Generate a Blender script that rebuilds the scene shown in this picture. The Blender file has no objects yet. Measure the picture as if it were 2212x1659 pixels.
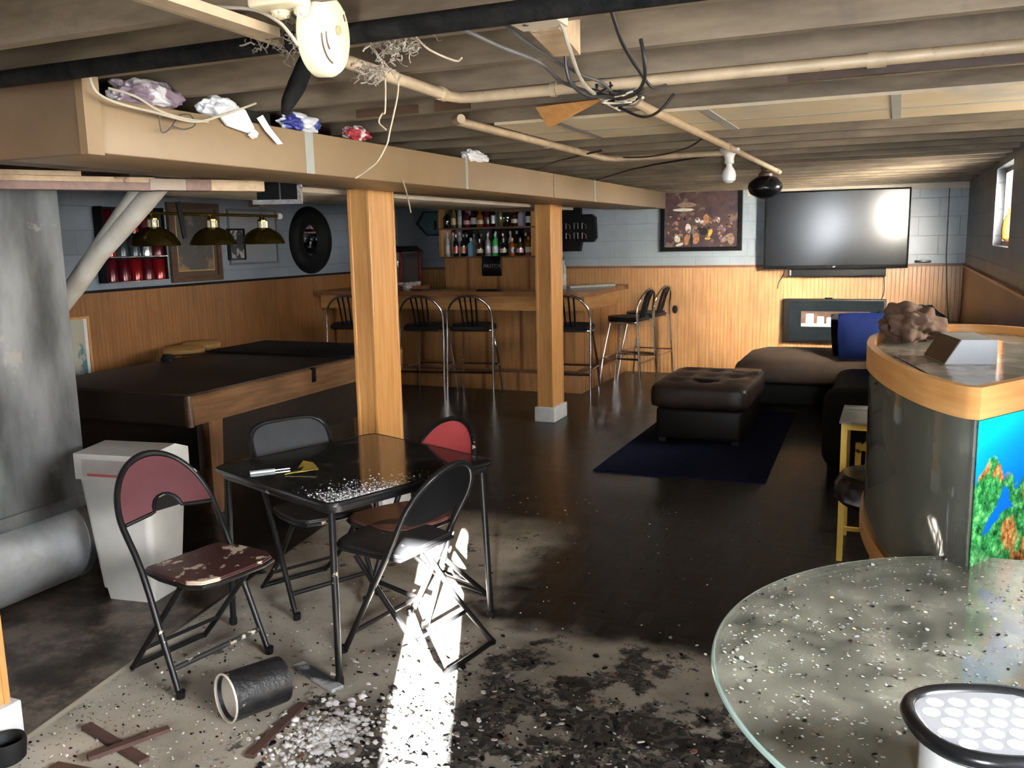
import bpy, bmesh, math, random
from mathutils import Vector, Matrix
PI = math.pi
R = math.radians
sc = bpy.context.scene
COL = sc.collection
random.seed(7)

# ------------------------------------------------------------------ camera
cam = bpy.data.objects.new('camera', bpy.data.cameras.new('camera'))
COL.objects.link(cam)
YAW, PITCH, ROLL, CAMH = 0.409363, 0.161714, -0.020850, 1.65
_cy, _sy, _cp, _sp = math.cos(YAW), math.sin(YAW), math.cos(PITCH), math.sin(PITCH)
_f = Vector((-_sy*_cp, _cy*_cp, -_sp)); _r = Vector((_cy, _sy, 0)); _u = _r.cross(_f)
_c, _s = math.cos(ROLL), math.sin(ROLL)
_r2 = _r*_c + _u*_s; _u2 = -_r*_s + _u*_c
_m = Matrix((_r2, _u2, -_f)).transposed().to_4x4(); _m.translation = (0, 0, CAMH)
cam.matrix_world = _m
cam.data.sensor_fit = 'HORIZONTAL'; cam.data.sensor_width = 36.0
cam.data.lens = 1911.6/2212*36.0
cam.data.clip_start = 0.05; cam.data.clip_end = 100
sc.camera = cam

# ------------------------------------------------------------------ world, lights, exposure
W = bpy.data.worlds.new('daylight'); sc.world = W; W.use_nodes = True
bg = W.node_tree.nodes['Background']; bg.inputs[0].default_value = (0.86, 0.93, 1.0, 1); bg.inputs[1].default_value = 5.0
sc.view_settings.view_transform = 'Standard'; sc.view_settings.look = 'None'
sc.view_settings.exposure = 0.0; sc.view_settings.gamma = 1.0; sc.view_settings.use_curve_mapping = False
sc.cycles.sample_clamp_indirect = 40.0
sc.cycles.caustics_reflective = False; sc.cycles.caustics_refractive = False
sc.cycles.max_bounces = 8; sc.cycles.transparent_max_bounces = 12

def area(name, loc, direction, sx, sy, power, color, spread=180):
    d = bpy.data.lights.new(name, 'AREA'); d.shape = 'RECTANGLE'; d.size = sx; d.size_y = sy
    d.energy = power; d.color = color; d.spread = R(spread)
    o = bpy.data.objects.new(name, d); COL.objects.link(o); o.location = loc
    o.rotation_euler = Vector(direction).to_track_quat('-Z', 'Y').to_euler()
    return o
# sun through the gap of the door behind the camera
sd = bpy.data.lights.new('sun', 'SUN'); sd.energy = 1000; sd.angle = R(0.6); sd.color = (0.97, 0.98, 1.0)
so = bpy.data.objects.new('sun', sd); COL.objects.link(so)
so.rotation_euler = Vector((-0.42, 0.91, -0.30)).to_track_quat('-Z', 'Y').to_euler()
# daylight that comes in at the openings; the last two are added fill
area('door_daylight', (0.467, -1.78, 1.47), (-0.45, 1, -0.22), 0.25, 1.06, 300, (0.90, 0.95, 1.0))
area('window_daylight', (0.82, 7.24, 1.82), (-1, 0.0, -0.10), 1.00, 0.52, 110, (1.0, 0.95, 0.86), 150)
area('window_sunshine', (0.83, 7.24, 1.83), (-1.75, 3.38, -0.85), 0.95, 0.50, 170, (1.0, 0.93, 0.80), 55)
area('added_near_fill', (1.86, 4.2, 1.70), (-1, 0.0, 0.22), 1.30, 0.66, 85, (1.0, 0.90, 0.74), 140)  # fill lamp at an added window out of view
area('added_side_fill', (1.86, 1.0, 1.68), (-1, 0.12, -0.42), 1.30, 0.72, 170, (0.96, 0.97, 0.98), 100)  # fill lamp for the near right, behind another added window

# ------------------------------------------------------------------ materials
def _mat(name):
    m = bpy.data.materials.new(name); m.use_nodes = True
    nt = m.node_tree
    return m, nt, nt.nodes['Principled BSDF']
def _n(nt, t, **kw):
    n = nt.nodes.new(t)
    for k, v in kw.items():
        if hasattr(n, k): setattr(n, k, v)
        else: n.inputs[k].default_value = v
    return n
def _ramp(nt, src, stops):
    r = nt.nodes.new('ShaderNodeValToRGB'); e = r.color_ramp.elements
    while len(e) < len(stops): e.new(0.5)
    for i, (p, c) in enumerate(stops):
        e[i].position = p; e[i].color = (*c, 1)
    nt.links.new(src, r.inputs[0]); return r
def pm(name, c1, c2=None, scale=6.0, stretch=(1, 1, 1), rough=0.5, metal=0.0, bump=0.0, spec=0.5, coat=0.0, detail=6.0,
       edge=(0.35, 0.65), extra=None, emit=None, alpha=None, world=False, rough2=None):
    """principled with two colours mixed by stretched noise; extra = (colour, scale, threshold, softness) adds blotches"""
    m, nt, b = _mat(name); L = nt.links
    b.inputs['Roughness'].default_value = rough; b.inputs['Metallic'].default_value = metal
    b.inputs['Specular IOR Level'].default_value = spec; b.inputs['Coat Weight'].default_value = coat
    b.inputs['Coat Roughness'].default_value = 0.08
    if c2 is None: c2 = tuple(x*0.8 for x in c1)
    tc = _n(nt, 'ShaderNodeTexCoord'); mp = _n(nt, 'ShaderNodeMapping'); mp.inputs['Scale'].default_value = stretch
    if world:
        g = _n(nt, 'ShaderNodeNewGeometry'); L.new(g.outputs['Position'], mp.inputs[0]); src = g.outputs['Position']
    else:
        L.new(tc.outputs['Object'], mp.inputs[0]); src = tc.outputs['Object']
    no = _n(nt, 'ShaderNodeTexNoise'); no.inputs['Scale'].default_value = scale; no.inputs['Detail'].default_value = detail
    no.inputs['Roughness'].default_value = 0.6
    L.new(mp.outputs[0], no.inputs['Vector'])
    r = _ramp(nt, no.outputs['Fac'], [(edge[0], c1), (edge[1], c2)]); col = r.outputs[0]
    if extra:
        ec, es, th, so_ = extra
        n2 = _n(nt, 'ShaderNodeTexNoise'); n2.inputs['Scale'].default_value = es; n2.inputs['Detail'].default_value = 8
        n2.inputs['Roughness'].default_value = 0.65; L.new(src, n2.inputs['Vector'])
        mr = _n(nt, 'ShaderNodeMapRange'); mr.inputs[1].default_value = th; mr.inputs[2].default_value = th+so_
        L.new(n2.outputs['Fac'], mr.inputs[0])
        mx = _n(nt, 'ShaderNodeMixRGB'); mx.inputs[2].default_value = (*ec, 1); L.new(mr.outputs[0], mx.inputs[0]); L.new(col, mx.inputs[1]); col = mx.outputs[0]
    L.new(col, b.inputs['Base Color'])
    if rough2 is not None:
        mr = _n(nt, 'ShaderNodeMapRange'); mr.inputs[1].default_value = 0.35; mr.inputs[2].default_value = 0.65
        mr.inputs[3].default_value = rough; mr.inputs[4].default_value = rough2
        L.new(no.outputs['Fac'], mr.inputs[0]); L.new(mr.outputs[0], b.inputs['Roughness'])
    if bump:
        bp = _n(nt, 'ShaderNodeBump'); bp.inputs['Strength'].default_value = bump; bp.inputs['Distance'].default_value = 0.01
        L.new(no.outputs['Fac'], bp.inputs['Height']); L.new(bp.outputs[0], b.inputs['Normal'])
    if emit:
        b.inputs['Emission Color'].default_value = (*emit[0], 1); b.inputs['Emission Strength'].default_value = emit[1]
    if alpha is not None:
        b.inputs['Alpha'].default_value = alpha
    return m

def glassy(name, tint=(0.9, 0.95, 0.93), veil=(0.4, 0.4, 0.35), veil_amt=0.2, rough=0.04, noise=0.0, scale=9.0):
    """thin pane: see-through, mirror by angle, with a film of dust"""
    m, nt, b = _mat(name); L = nt.links
    tr = _n(nt, 'ShaderNodeBsdfTransparent'); tr.inputs[0].default_value = (*tint, 1)
    gl = _n(nt, 'ShaderNodeBsdfGlossy'); gl.inputs['Roughness'].default_value = rough
    df = _n(nt, 'ShaderNodeBsdfDiffuse'); df.inputs[0].default_value = (*veil, 1)
    lw = _n(nt, 'ShaderNodeFresnel'); lw.inputs[0].default_value = 1.5
    m1 = _n(nt, 'ShaderNodeMixShader'); m1.inputs[0].default_value = veil_amt
    if noise:
        tc = _n(nt, 'ShaderNodeTexCoord'); no = _n(nt, 'ShaderNodeTexNoise'); no.inputs['Scale'].default_value = scale; no.inputs['Detail'].default_value = 8
        L.new(tc.outputs['Object'], no.inputs['Vector'])
        mr = _n(nt, 'ShaderNodeMapRange'); mr.inputs[1].default_value = 0.3; mr.inputs[2].default_value = 0.7
        mr.inputs[3].default_value = max(0, veil_amt-noise); mr.inputs[4].default_value = veil_amt+noise
        L.new(no.outputs['Fac'], mr.inputs[0]); L.new(mr.outputs[0], m1.inputs[0])
    L.new(tr.outputs[0], m1.inputs[1]); L.new(df.outputs[0], m1.inputs[2])
    m2 = _n(nt, 'ShaderNodeMixShader'); L.new(lw.outputs[0], m2.inputs[0]); L.new(m1.outputs[0], m2.inputs[1]); L.new(gl.outputs[0], m2.inputs[2])
    L.new(m2.outputs[0], nt.nodes['Material Output'].inputs[0]); nt.nodes.remove(b)
    return m

def bead_mat(name, axis, c1, c2, pitch=0.042):
    """bead-board wainscot: vertical grooves along world axis x or y"""
    m, nt, b = _mat(name); L = nt.links
    g = _n(nt, 'ShaderNodeNewGeometry'); sx = _n(nt, 'ShaderNodeSeparateXYZ'); L.new(g.outputs['Position'], sx.inputs[0])
    dv = _n(nt, 'ShaderNodeMath', operation='DIVIDE'); L.new(sx.outputs[axis], dv.inputs[0]); dv.inputs[1].default_value = pitch
    fr = _n(nt, 'ShaderNodeMath', operation='FRACT'); L.new(dv.outputs[0], fr.inputs[0])
    pp = _n(nt, 'ShaderNodeMath', operation='PINGPONG'); L.new(fr.outputs[0], pp.inputs[0]); pp.inputs[1].default_value = 0.5
    gr = _n(nt, 'ShaderNodeMapRange'); gr.inputs[1].default_value = 0.0; gr.inputs[2].default_value = 0.09; L.new(pp.outputs[0], gr.inputs[0])
    mp = _n(nt, 'ShaderNodeMapping'); mp.inputs['Scale'].default_value = (22, 22, 1.6); L.new(g.outputs['Position'], mp.inputs[0])
    no = _n(nt, 'ShaderNodeTexNoise'); no.inputs['Scale'].default_value = 1.6; no.inputs['Detail'].default_value = 7; L.new(mp.outputs[0], no.inputs['Vector'])
    r = _ramp(nt, no.outputs['Fac'], [(0.3, c1), (0.7, c2)])
    n2 = _n(nt, 'ShaderNodeTexNoise'); n2.inputs['Scale'].default_value = 1.3; n2.inputs['Detail'].default_value = 3; L.new(g.outputs['Position'], n2.inputs['Vector'])
    mr = _n(nt, 'ShaderNodeMapRange'); mr.inputs[1].default_value = 0.3; mr.inputs[2].default_value = 0.7; mr.inputs[3].default_value = 0.72; mr.inputs[4].default_value = 1.1; L.new(n2.outputs['Fac'], mr.inputs[0])
    mx = _n(nt, 'ShaderNodeMixRGB', blend_type='MULTIPLY'); mx.inputs[0].default_value = 1; L.new(r.outputs[0], mx.inputs[1]); L.new(mr.outputs[0], mx.inputs[2])
    m2 = _n(nt, 'ShaderNodeMixRGB'); m2.inputs[1].default_value = (c1[0]*.45, c1[1]*.4, c1[2]*.4, 1); L.new(gr.outputs[0], m2.inputs[0]); L.new(mx.outputs[0], m2.inputs[2])
    L.new(m2.outputs[0], b.inputs['Base Color'])
    bp = _n(nt, 'ShaderNodeBump'); bp.inputs['Strength'].default_value = 0.5; bp.inputs['Distance'].default_value = 0.004
    L.new(gr.outputs[0], bp.inputs['Height']); L.new(bp.outputs[0], b.inputs['Normal'])
    b.inputs['Roughness'].default_value = 0.36
    return m

def block_mat(name, axis, col):
    """painted concrete block wall"""
    m, nt, b = _mat(name); L = nt.links
    g = _n(nt, 'ShaderNodeNewGeometry'); sx = _n(nt, 'ShaderNodeSeparateXYZ'); L.new(g.outputs['Position'], sx.inputs[0])
    cx = _n(nt, 'ShaderNodeCombineXYZ'); L.new(sx.outputs[axis], cx.inputs[0]); L.new(sx.outputs[2], cx.inputs[1])
    br = _n(nt, 'ShaderNodeTexBrick'); br.inputs['Scale'].default_value = 1.0
    br.inputs['Brick Width'].default_value = 0.4; br.inputs['Row Height'].default_value = 0.2; br.inputs['Mortar Size'].default_value = 0.006; br.inputs['Mortar Smooth'].default_value = 0.6
    br.inputs['Color1'].default_value = (*col, 1); br.inputs['Color2'].default_value = (*[c*0.94 for c in col], 1); br.inputs['Mortar'].default_value = (*[c*0.80 for c in col], 1)
    L.new(cx.outputs[0], br.inputs['Vector'])
    no = _n(nt, 'ShaderNodeTexNoise'); no.inputs['Scale'].default_value = 2.2; no.inputs['Detail'].default_value = 8; L.new(g.outputs['Position'], no.inputs['Vector'])
    mr = _n(nt, 'ShaderNodeMapRange'); mr.inputs[1].default_value = 0.3; mr.inputs[2].default_value = 0.7; mr.inputs[3].default_value = 0.8; mr.inputs[4].default_value = 1.08; L.new(no.outputs['Fac'], mr.inputs[0])
    mx = _n(nt, 'ShaderNodeMixRGB', blend_type='MULTIPLY'); mx.inputs[0].default_value = 1; L.new(br.outputs[0], mx.inputs[1]); L.new(mr.outputs[0], mx.inputs[2])
    L.new(mx.outputs[0], b.inputs['Base Color']); b.inputs['Roughness'].default_value = 0.38
    inv = _n(nt, 'ShaderNodeMath', operation='SUBTRACT'); inv.inputs[0].default_value = 1; L.new(br.outputs['Fac'], inv.inputs[1])
    bp = _n(nt, 'ShaderNodeBump'); bp.inputs['Strength'].default_value = 0.45; bp.inputs['Distance'].default_value = 0.006
    L.new(inv.outputs[0], bp.inputs['Height']); L.new(bp.outputs[0], b.inputs['Normal'])
    return m

def floor_mat():
    m, nt, b = _mat('basement_floor'); L = nt.links
    g = _n(nt, 'ShaderNodeNewGeometry'); P = g.outputs['Position']
    dn = _n(nt, 'ShaderNodeTexNoise'); dn.inputs['Scale'].default_value = 5; dn.inputs['Detail'].default_value = 8; L.new(P, dn.inputs['Vector'])
    sb = _n(nt, 'ShaderNodeVectorMath', operation='SUBTRACT'); L.new(dn.outputs['Color'], sb.inputs[0]); sb.inputs[1].default_value = (0.5, 0.5, 0.5)
    scl = _n(nt, 'ShaderNodeVectorMath', operation='SCALE'); L.new(sb.outputs[0], scl.inputs[0]); scl.inputs['Scale'].default_value = 0.35
    ad = _n(nt, 'ShaderNodeVectorMath', operation='ADD'); L.new(P, ad.inputs[0]); L.new(scl.outputs[0], ad.inputs[1])
    s1 = _n(nt, 'ShaderNodeSeparateXYZ'); L.new(ad.outputs[0], s1.inputs[0]); s0 = _n(nt, 'ShaderNodeSeparateXYZ'); L.new(P, s0.inputs[0])
    def math_(op, a, b_, clamp=False):
        n = _n(nt, 'ShaderNodeMath', operation=op); n.use_clamp = clamp
        for i, v in ((0, a), (1, b_)):
            if isinstance(v, (int, float)): n.inputs[i].default_value = v
            else: L.new(v, n.inputs[i])
        return n.outputs[0]
    def sstep(x, a, b_, lo=0.0, hi=1.0):
        n = _n(nt, 'ShaderNodeMapRange'); n.interpolation_type = 'SMOOTHSTEP'
        L.new(x, n.inputs[0]); n.inputs[1].default_value = a; n.inputs[2].default_value = b_; n.inputs[3].default_value = lo; n.inputs[4].default_value = hi
        return n.outputs[0]
    # painted slab: right of the sawn edge, near side
    e = math_('ADD', s0.outputs[0], math_('MULTIPLY', s0.outputs[1], 0.168)); e = math_('ADD', e, 2.349)
    inL = sstep(e, 0.0, 0.02)
    y1 = sstep(s1.outputs[1], 3.22, 3.42, 1, 0)
    y2 = math_('MULTIPLY', sstep(s1.outputs[1], 4.4, 4.8, 1, 0), sstep(s1.outputs[0], -1.80, -1.55, 1, 0))
    slab = math_('MULTIPLY', inL, math_('MAXIMUM', y1, y2))
    # slab colour
    n1 = _n(nt, 'ShaderNodeTexNoise'); n1.inputs['Scale'].default_value = 3.5; n1.inputs['Detail'].default_value = 9; L.new(P, n1.inputs['Vector'])
    slabc = _ramp(nt, n1.outputs['Fac'], [(0.3, (0.17, 0.15, 0.12)), (0.48, (0.32, 0.285, 0.23)), (0.72, (0.45, 0.405, 0.335))])
    # soot patches, heavy near the camera's right
    n2 = _n(nt, 'ShaderNodeTexNoise'); n2.inputs['Scale'].default_value = 4.2; n2.inputs['Detail'].default_value = 10; n2.inputs['Roughness'].default_value = 0.72; L.new(P, n2.inputs['Vector'])
    heavy = math_('MULTIPLY', sstep(s0.outputs[0], -2.3, -1.0), sstep(s0.outputs[1], 2.5, 3.7, 1, 0))
    thr = math_('SUBTRACT', 0.585, math_('MULTIPLY', heavy, 0.165))
    d = math_('SUBTRACT', n2.outputs['Fac'], thr)
    soot = sstep(d, 0.0, 0.05)
    vo = _n(nt, 'ShaderNodeTexVoronoi'); vo.inputs['Scale'].default_value = 38; L.new(ad.outputs[0], vo.inputs['Vector'])
    fl = sstep(vo.outputs['Distance'], 0.16, 0.24, 1, 0)
    n3 = _n(nt, 'ShaderNodeTexNoise'); n3.inputs['Scale'].default_value = 1.7; n3.inputs['Detail'].default_value = 2.5; L.new(P, n3.inputs['Vector'])
    fl = math_('MULTIPLY', fl, sstep(n3.outputs['Fac'], 0.42, 0.6))
    sootc = _ramp(nt, vo.outputs['Color'], [(0.2, (0.014, 0.014, 0.014)), (0.5, (0.06, 0.054, 0.048)), (0.62, (0.13, 0.118, 0.10)), (0.8, (0.035, 0.03, 0.027))])
    mixA = _n(nt, 'ShaderNodeMixRGB'); L.new(math_('MAXIMUM', soot, math_('MULTIPLY', fl, 0.8)), mixA.inputs[0]); L.new(slabc.outputs[0], mixA.inputs[1]); L.new(sootc.outputs[0], mixA.inputs[2])
    # dark parquet tile
    rt = _n(nt, 'ShaderNodeMapping'); rt.inputs['Location'].default_value = (0, 0, 0.04); L.new(P, rt.inputs[0])
    ck = _n(nt, 'ShaderNodeTexChecker'); ck.inputs['Scale'].default_value = 1/0.152; L.new(rt.outputs[0], ck.inputs[0])
    sepx = math_('FRACT', math_('DIVIDE', s0.outputs[0], 0.0305), 0); sepy = math_('FRACT', math_('DIVIDE', s0.outputs[1], 0.0305), 0)
    gx = math_('LESS_THAN', sepx, 0.14); gy = math_('LESS_THAN', sepy, 0.14)
    mixg = _n(nt, 'ShaderNodeMixRGB'); L.new(ck.outputs['Fac'], mixg.inputs[0]); L.new(gx, mixg.inputs[1]); L.new(gy, mixg.inputs[2])
    parc = _ramp(nt, n1.outputs['Fac'], [(0.25, (0.009, 0.0083, 0.0078)), (0.5, (0.016, 0.0145, 0.013)), (0.8, (0.026, 0.0225, 0.0195))])
    cxf = math_('FLOOR', math_('DIVIDE', s0.outputs[0], 0.0305), 0); cyf = math_('FLOOR', math_('DIVIDE', s0.outputs[1], 0.0305), 0)
    bxf = math_('FLOOR', math_('DIVIDE', s0.outputs[0], 0.152), 0); byf_ = math_('FLOOR', math_('DIVIDE', s0.outputs[1], 0.152), 0)
    c1_ = _n(nt, 'ShaderNodeCombineXYZ'); L.new(cxf, c1_.inputs[0]); L.new(byf_, c1_.inputs[1])
    c2_ = _n(nt, 'ShaderNodeCombineXYZ'); L.new(bxf, c2_.inputs[0]); L.new(cyf, c2_.inputs[1]); c2_.inputs[2].default_value = 7.0
    mc = _n(nt, 'ShaderNodeMixRGB'); L.new(ck.outputs['Fac'], mc.inputs[0]); L.new(c1_.outputs[0], mc.inputs[1]); L.new(c2_.outputs[0], mc.inputs[2])
    wn = _n(nt, 'ShaderNodeTexWhiteNoise'); L.new(mc.outputs[0], wn.inputs['Vector'])
    wv = _n(nt, 'ShaderNodeMapRange'); L.new(wn.outputs['Value'], wv.inputs[0]); wv.inputs[3].default_value = 0.45; wv.inputs[4].default_value = 2.0
    parv = _n(nt, 'ShaderNodeMixRGB', blend_type='MULTIPLY'); parv.inputs[0].default_value = 1; L.new(parc.outputs[0], parv.inputs[1]); L.new(wv.outputs[0], parv.inputs[2])
    mixP = _n(nt, 'ShaderNodeMixRGB', blend_type='MULTIPLY'); L.new(math_('MULTIPLY', mixg.outputs[0], 0.75), mixP.inputs[0]); L.new(parv.outputs[0], mixP.inputs[1]); mixP.inputs[2].default_value = (0.25, 0.25, 0.25, 1)
    # grimy bare strip left of the slab edge
    grim = _ramp(nt, n2.outputs['Fac'], [(0.40, (0.016, 0.012, 0.009)), (0.5, (0.065, 0.048, 0.036)), (0.58, (0.15, 0.115, 0.09))])
    left = math_('MULTIPLY', sstep(e, -0.02, 0.0, 1, 0), sstep(s1.outputs[1], 2.9, 3.6, 1, 0))
    mixL = _n(nt, 'ShaderNodeMixRGB'); L.new(left, mixL.inputs[0]); L.new(mixP.outputs[0], mixL.inputs[1]); L.new(grim.outputs[0], mixL.inputs[2])
    edge = math_('MULTIPLY', math_('MULTIPLY', sstep(e, -0.012, -0.002), sstep(e, 0.012, 0.03, 1, 0)), math_('MULTIPLY', sstep(s0.outputs[1], 2.5, 2.8, 1, 0), sstep(n3.outputs['Fac'], 0.35, 0.5)))
    mixF = _n(nt, 'ShaderNodeMixRGB'); L.new(slab, mixF.inputs[0]); L.new(mixL.outputs[0], mixF.inputs[1]); L.new(mixA.outputs[0], mixF.inputs[2])
    mixE = _n(nt, 'ShaderNodeMixRGB'); L.new(edge, mixE.inputs[0]); L.new(mixF.outputs[0], mixE.inputs[1]); mixE.inputs[2].default_value = (0.45, 0.40, 0.30, 1)
    L.new(mixE.outputs[0], b.inputs['Base Color'])
    # wet film on the tile
    wr = _n(nt, 'ShaderNodeMapRange'); L.new(n3.outputs['Fac'], wr.inputs[0]); wr.inputs[1].default_value = 0.35; wr.inputs[2].default_value = 0.68; wr.inputs[3].default_value = 0.30; wr.inputs[4].default_value = 0.30; wet = wr.outputs[0]
    rr = _n(nt, 'ShaderNodeMixRGB'); L.new(slab, rr.inputs[0]); L.new(wet, rr.inputs[1]); rr.inputs[2].default_value = (0.62, 0.62, 0.62, 1)
    L.new(rr.outputs[0], b.inputs['Roughness']); b.inputs['Specular IOR Level'].default_value = 0.3
    bp = _n(nt, 'ShaderNodeBump'); bp.inputs['Strength'].default_value = 0.35; bp.inputs['Distance'].default_value = 0.006
    L.new(math_('ADD', math_('MULTIPLY', n2.outputs['Fac'], slab), math_('MULTIPLY', mixg.outputs[0], -0.22)), bp.inputs['Height']); L.new(bp.outputs[0], b.inputs['Normal'])
    return m

M = {}
M['floor'] = floor_mat()
M['blue_y'] = block_mat('blue_grey_block_left', 1, (0.25, 0.285, 0.33))
M['blue_x'] = block_mat('blue_grey_block_back', 0, (0.27, 0.305, 0.34))
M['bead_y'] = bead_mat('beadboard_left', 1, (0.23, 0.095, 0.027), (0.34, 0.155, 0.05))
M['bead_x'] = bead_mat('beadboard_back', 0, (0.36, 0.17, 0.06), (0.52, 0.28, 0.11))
M['bar_y'] = bead_mat('bar_panel_side', 1, (0.34, 0.15, 0.05), (0.47, 0.23, 0.085), 0.3)
M['bar_x'] = bead_mat('bar_panel_front', 0, (0.34, 0.15, 0.05), (0.47, 0.23, 0.085), 0.42)
M['ply'] = pm('subfloor_boards', (0.20, 0.15, 0.10), (0.30, 0.23, 0.155), 5, (1, 8, 8), 0.7)
M['joist'] = pm('old_painted_joist', (0.115, 0.083, 0.050), (0.200, 0.149, 0.093), 3.0, (1.2, 6, 6), 0.65, extra=((0.10, 0.075, 0.055), 2.6, 0.58, 0.12))
M['tan'] = pm('tan_paint', (0.215, 0.138, 0.070), (0.245, 0.160, 0.083), 3, rough=0.42)
M['tan_dk'] = pm('brown_tan_paint', (0.13, 0.083, 0.046), (0.16, 0.105, 0.06), 4, rough=0.5)
M['panel'] = pm('patched_plasterboard', (0.50, 0.39, 0.24), (0.56, 0.45, 0.29), 3, rough=0.55, extra=((0.40, 0.36, 0.28), 1.6, 0.56, 0.1))
M['tape'] = pm('grey_joint_tape', (0.34, 0.33, 0.28), (0.28, 0.28, 0.24), 10, rough=0.5)
M['cream'] = pm('cream_paint', (0.52, 0.44, 0.33), (0.44, 0.36, 0.26), 3, rough=0.5)
M['pipe_tan'] = pm('tan_painted_pipe', (0.40, 0.295, 0.18), (0.31, 0.225, 0.135), 12, rough=0.45, extra=((0.2, 0.13, 0.08), 22, 0.62, 0.08))
M['oak'] = pm('orange_oak', (0.46, 0.21, 0.06), (0.60, 0.31, 0.11), 2.2, (14, 14, 0.9), 0.33)
M['oak_h'] = pm('orange_oak_horizontal', (0.46, 0.21, 0.06), (0.62, 0.33, 0.12), 2.2, (1.2, 1.2, 16), 0.3)
M['walnut'] = pm('walnut_veneer', (0.095, 0.047, 0.021), (0.19, 0.097, 0.044), 2.5, (1.2, 1.2, 14), 0.36)
M['walnut_v'] = pm('walnut_leg', (0.13, 0.062, 0.026), (0.22, 0.11, 0.05), 2.5, (14, 14, 1.2), 0.4)
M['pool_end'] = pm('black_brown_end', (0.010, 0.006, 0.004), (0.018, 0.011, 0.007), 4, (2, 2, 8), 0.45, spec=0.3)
M['darkwood'] = pm('dark_wood', (0.06, 0.032, 0.018), (0.10, 0.055, 0.03), 4, (2, 2, 8), 0.45)
M['scrap'] = pm('dark_wood_scrap', (0.05, 0.024, 0.018), (0.085, 0.042, 0.03), 6, (2, 2, 2), 0.7)
M['redwood'] = pm('red_brown_board', (0.12, 0.052, 0.03), (0.19, 0.085, 0.045), 4, (1, 8, 8), 0.5)
M['lumber'] = pm('raw_lumber', (0.42, 0.28, 0.15), (0.52, 0.37, 0.22), 3, (1, 8, 8), 0.65, extra=((0.17, 0.09, 0.05), 7, 0.58, 0.05))
M['white_base'] = pm('white_painted_concrete', (0.62, 0.62, 0.60), (0.48, 0.48, 0.47), 9, rough=0.6, bump=0.2)
M['galv'] = pm('galvanised_sheet', (0.13, 0.14, 0.145), (0.46, 0.48, 0.49), 2.2, (1, 1.6, 0.5), 0.28, 0.85, rough2=0.5, extra=((0.52, 0.52, 0.50), 5.5, 0.62, 0.05))
M['galv2'] = pm('galvanised_elbow', (0.50, 0.51, 0.51), (0.62, 0.63, 0.63), 14, (1, 1, 1), 0.36, 0.62, rough2=0.46)
M['foil'] = pm('foil_tape', (0.75, 0.75, 0.76), (0.9, 0.9, 0.9), 30, rough=0.25, metal=1, bump=0.6)
M['pvc'] = pm('dirty_white_pipe', (0.58, 0.54, 0.46), (0.46, 0.41, 0.33), 3, (3, 3, 0.8), 0.5)
M['bin'] = pm('white_bin_plastic', (0.52, 0.50, 0.455), (0.45, 0.43, 0.385), 4, rough=0.42)
M['blackmetal'] = pm('black_enamel_tube', (0.005, 0.005, 0.005), (0.010, 0.009, 0.009), 9, rough=0.33, spec=0.22, extra=((0.42, 0.35, 0.26), 16, 0.66, 0.02))
M['blackplain'] = pm('black_gloss', (0.004, 0.004, 0.0045), (0.008, 0.008, 0.009), 7, rough=0.24, spec=0.4)
M['blackmatte'] = pm('black_matte', (0.005, 0.005, 0.0055), (0.009, 0.009, 0.009), 7, rough=0.6, spec=0.2)
M['maroon'] = pm('maroon_vinyl', (0.075, 0.021, 0.025), (0.10, 0.031, 0.035), 5, rough=0.4)
M['red'] = pm('red_vinyl', (0.44, 0.058, 0.062), (0.52, 0.08, 0.08), 5, rough=0.35, extra=((0.6, 0.45, 0.4), 24, 0.70, 0.02))
M['peel'] = pm('peeling_brown_vinyl', (0.045, 0.016, 0.014), (0.06, 0.022, 0.018), 6, rough=0.35, extra=((0.50, 0.40, 0.29), 6.5, 0.545, 0.015))
M['brownvinyl'] = pm('brown_vinyl', (0.13, 0.05, 0.04), (0.17, 0.07, 0.055), 6, rough=0.38)
M['greyvinyl'] = pm('charcoal_vinyl', (0.020, 0.022, 0.024), (0.028, 0.030, 0.033), 6, rough=0.45)
M['dustyblack'] = pm('dusty_black_vinyl', (0.009, 0.009, 0.010), (0.016, 0.016, 0.016), 9, rough=0.45, extra=((0.4, 0.4, 0.4), 14, 0.64, 0.03))
M['tabletop'] = pm('wet_black_tabletop', (0.012, 0.012, 0.012), (0.020, 0.018, 0.016), 5, rough=0.06, rough2=0.16, extra=((0.10, 0.085, 0.07), 6.5, 0.60, 0.08))
M['splash'] = pm('white_splash', (0.7, 0.7, 0.7), (0.4, 0.4, 0.4), 30, rough=0.3)
M['chrome'] = pm('chrome_tube', (0.80, 0.80, 0.80), (0.72, 0.71, 0.70), 5, rough=0.13, metal=1)
M['brass'] = pm('polished_brass', (0.30, 0.22, 0.06), (0.22, 0.155, 0.04), 5, rough=0.2, metal=0.95)
M['neck'] = pm('pale_reflection_gallery', (0.8, 0.72, 0.5), (0.9, 0.85, 0.7), 20, rough=0.1, spec=0.9)  # pale colour stands in for window reflections in the glass neck
M['gold'] = pm('gold_vinyl', (0.38, 0.22, 0.06), (0.46, 0.28, 0.09), 6, rough=0.35)
M['leather'] = pm('brown_leather', (0.016, 0.010, 0.0075), (0.030, 0.018, 0.013), 9, spec=0.25, rough=0.42, bump=0.15)
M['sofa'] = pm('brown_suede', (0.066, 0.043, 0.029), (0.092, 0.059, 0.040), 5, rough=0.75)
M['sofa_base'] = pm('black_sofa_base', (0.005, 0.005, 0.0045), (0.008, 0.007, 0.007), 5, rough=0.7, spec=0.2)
M['rug'] = pm('navy_rug', (0.0025, 0.004, 0.016), (0.0045, 0.0065, 0.023), 26, spec=0.1, rough=0.95, bump=0.5)
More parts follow.
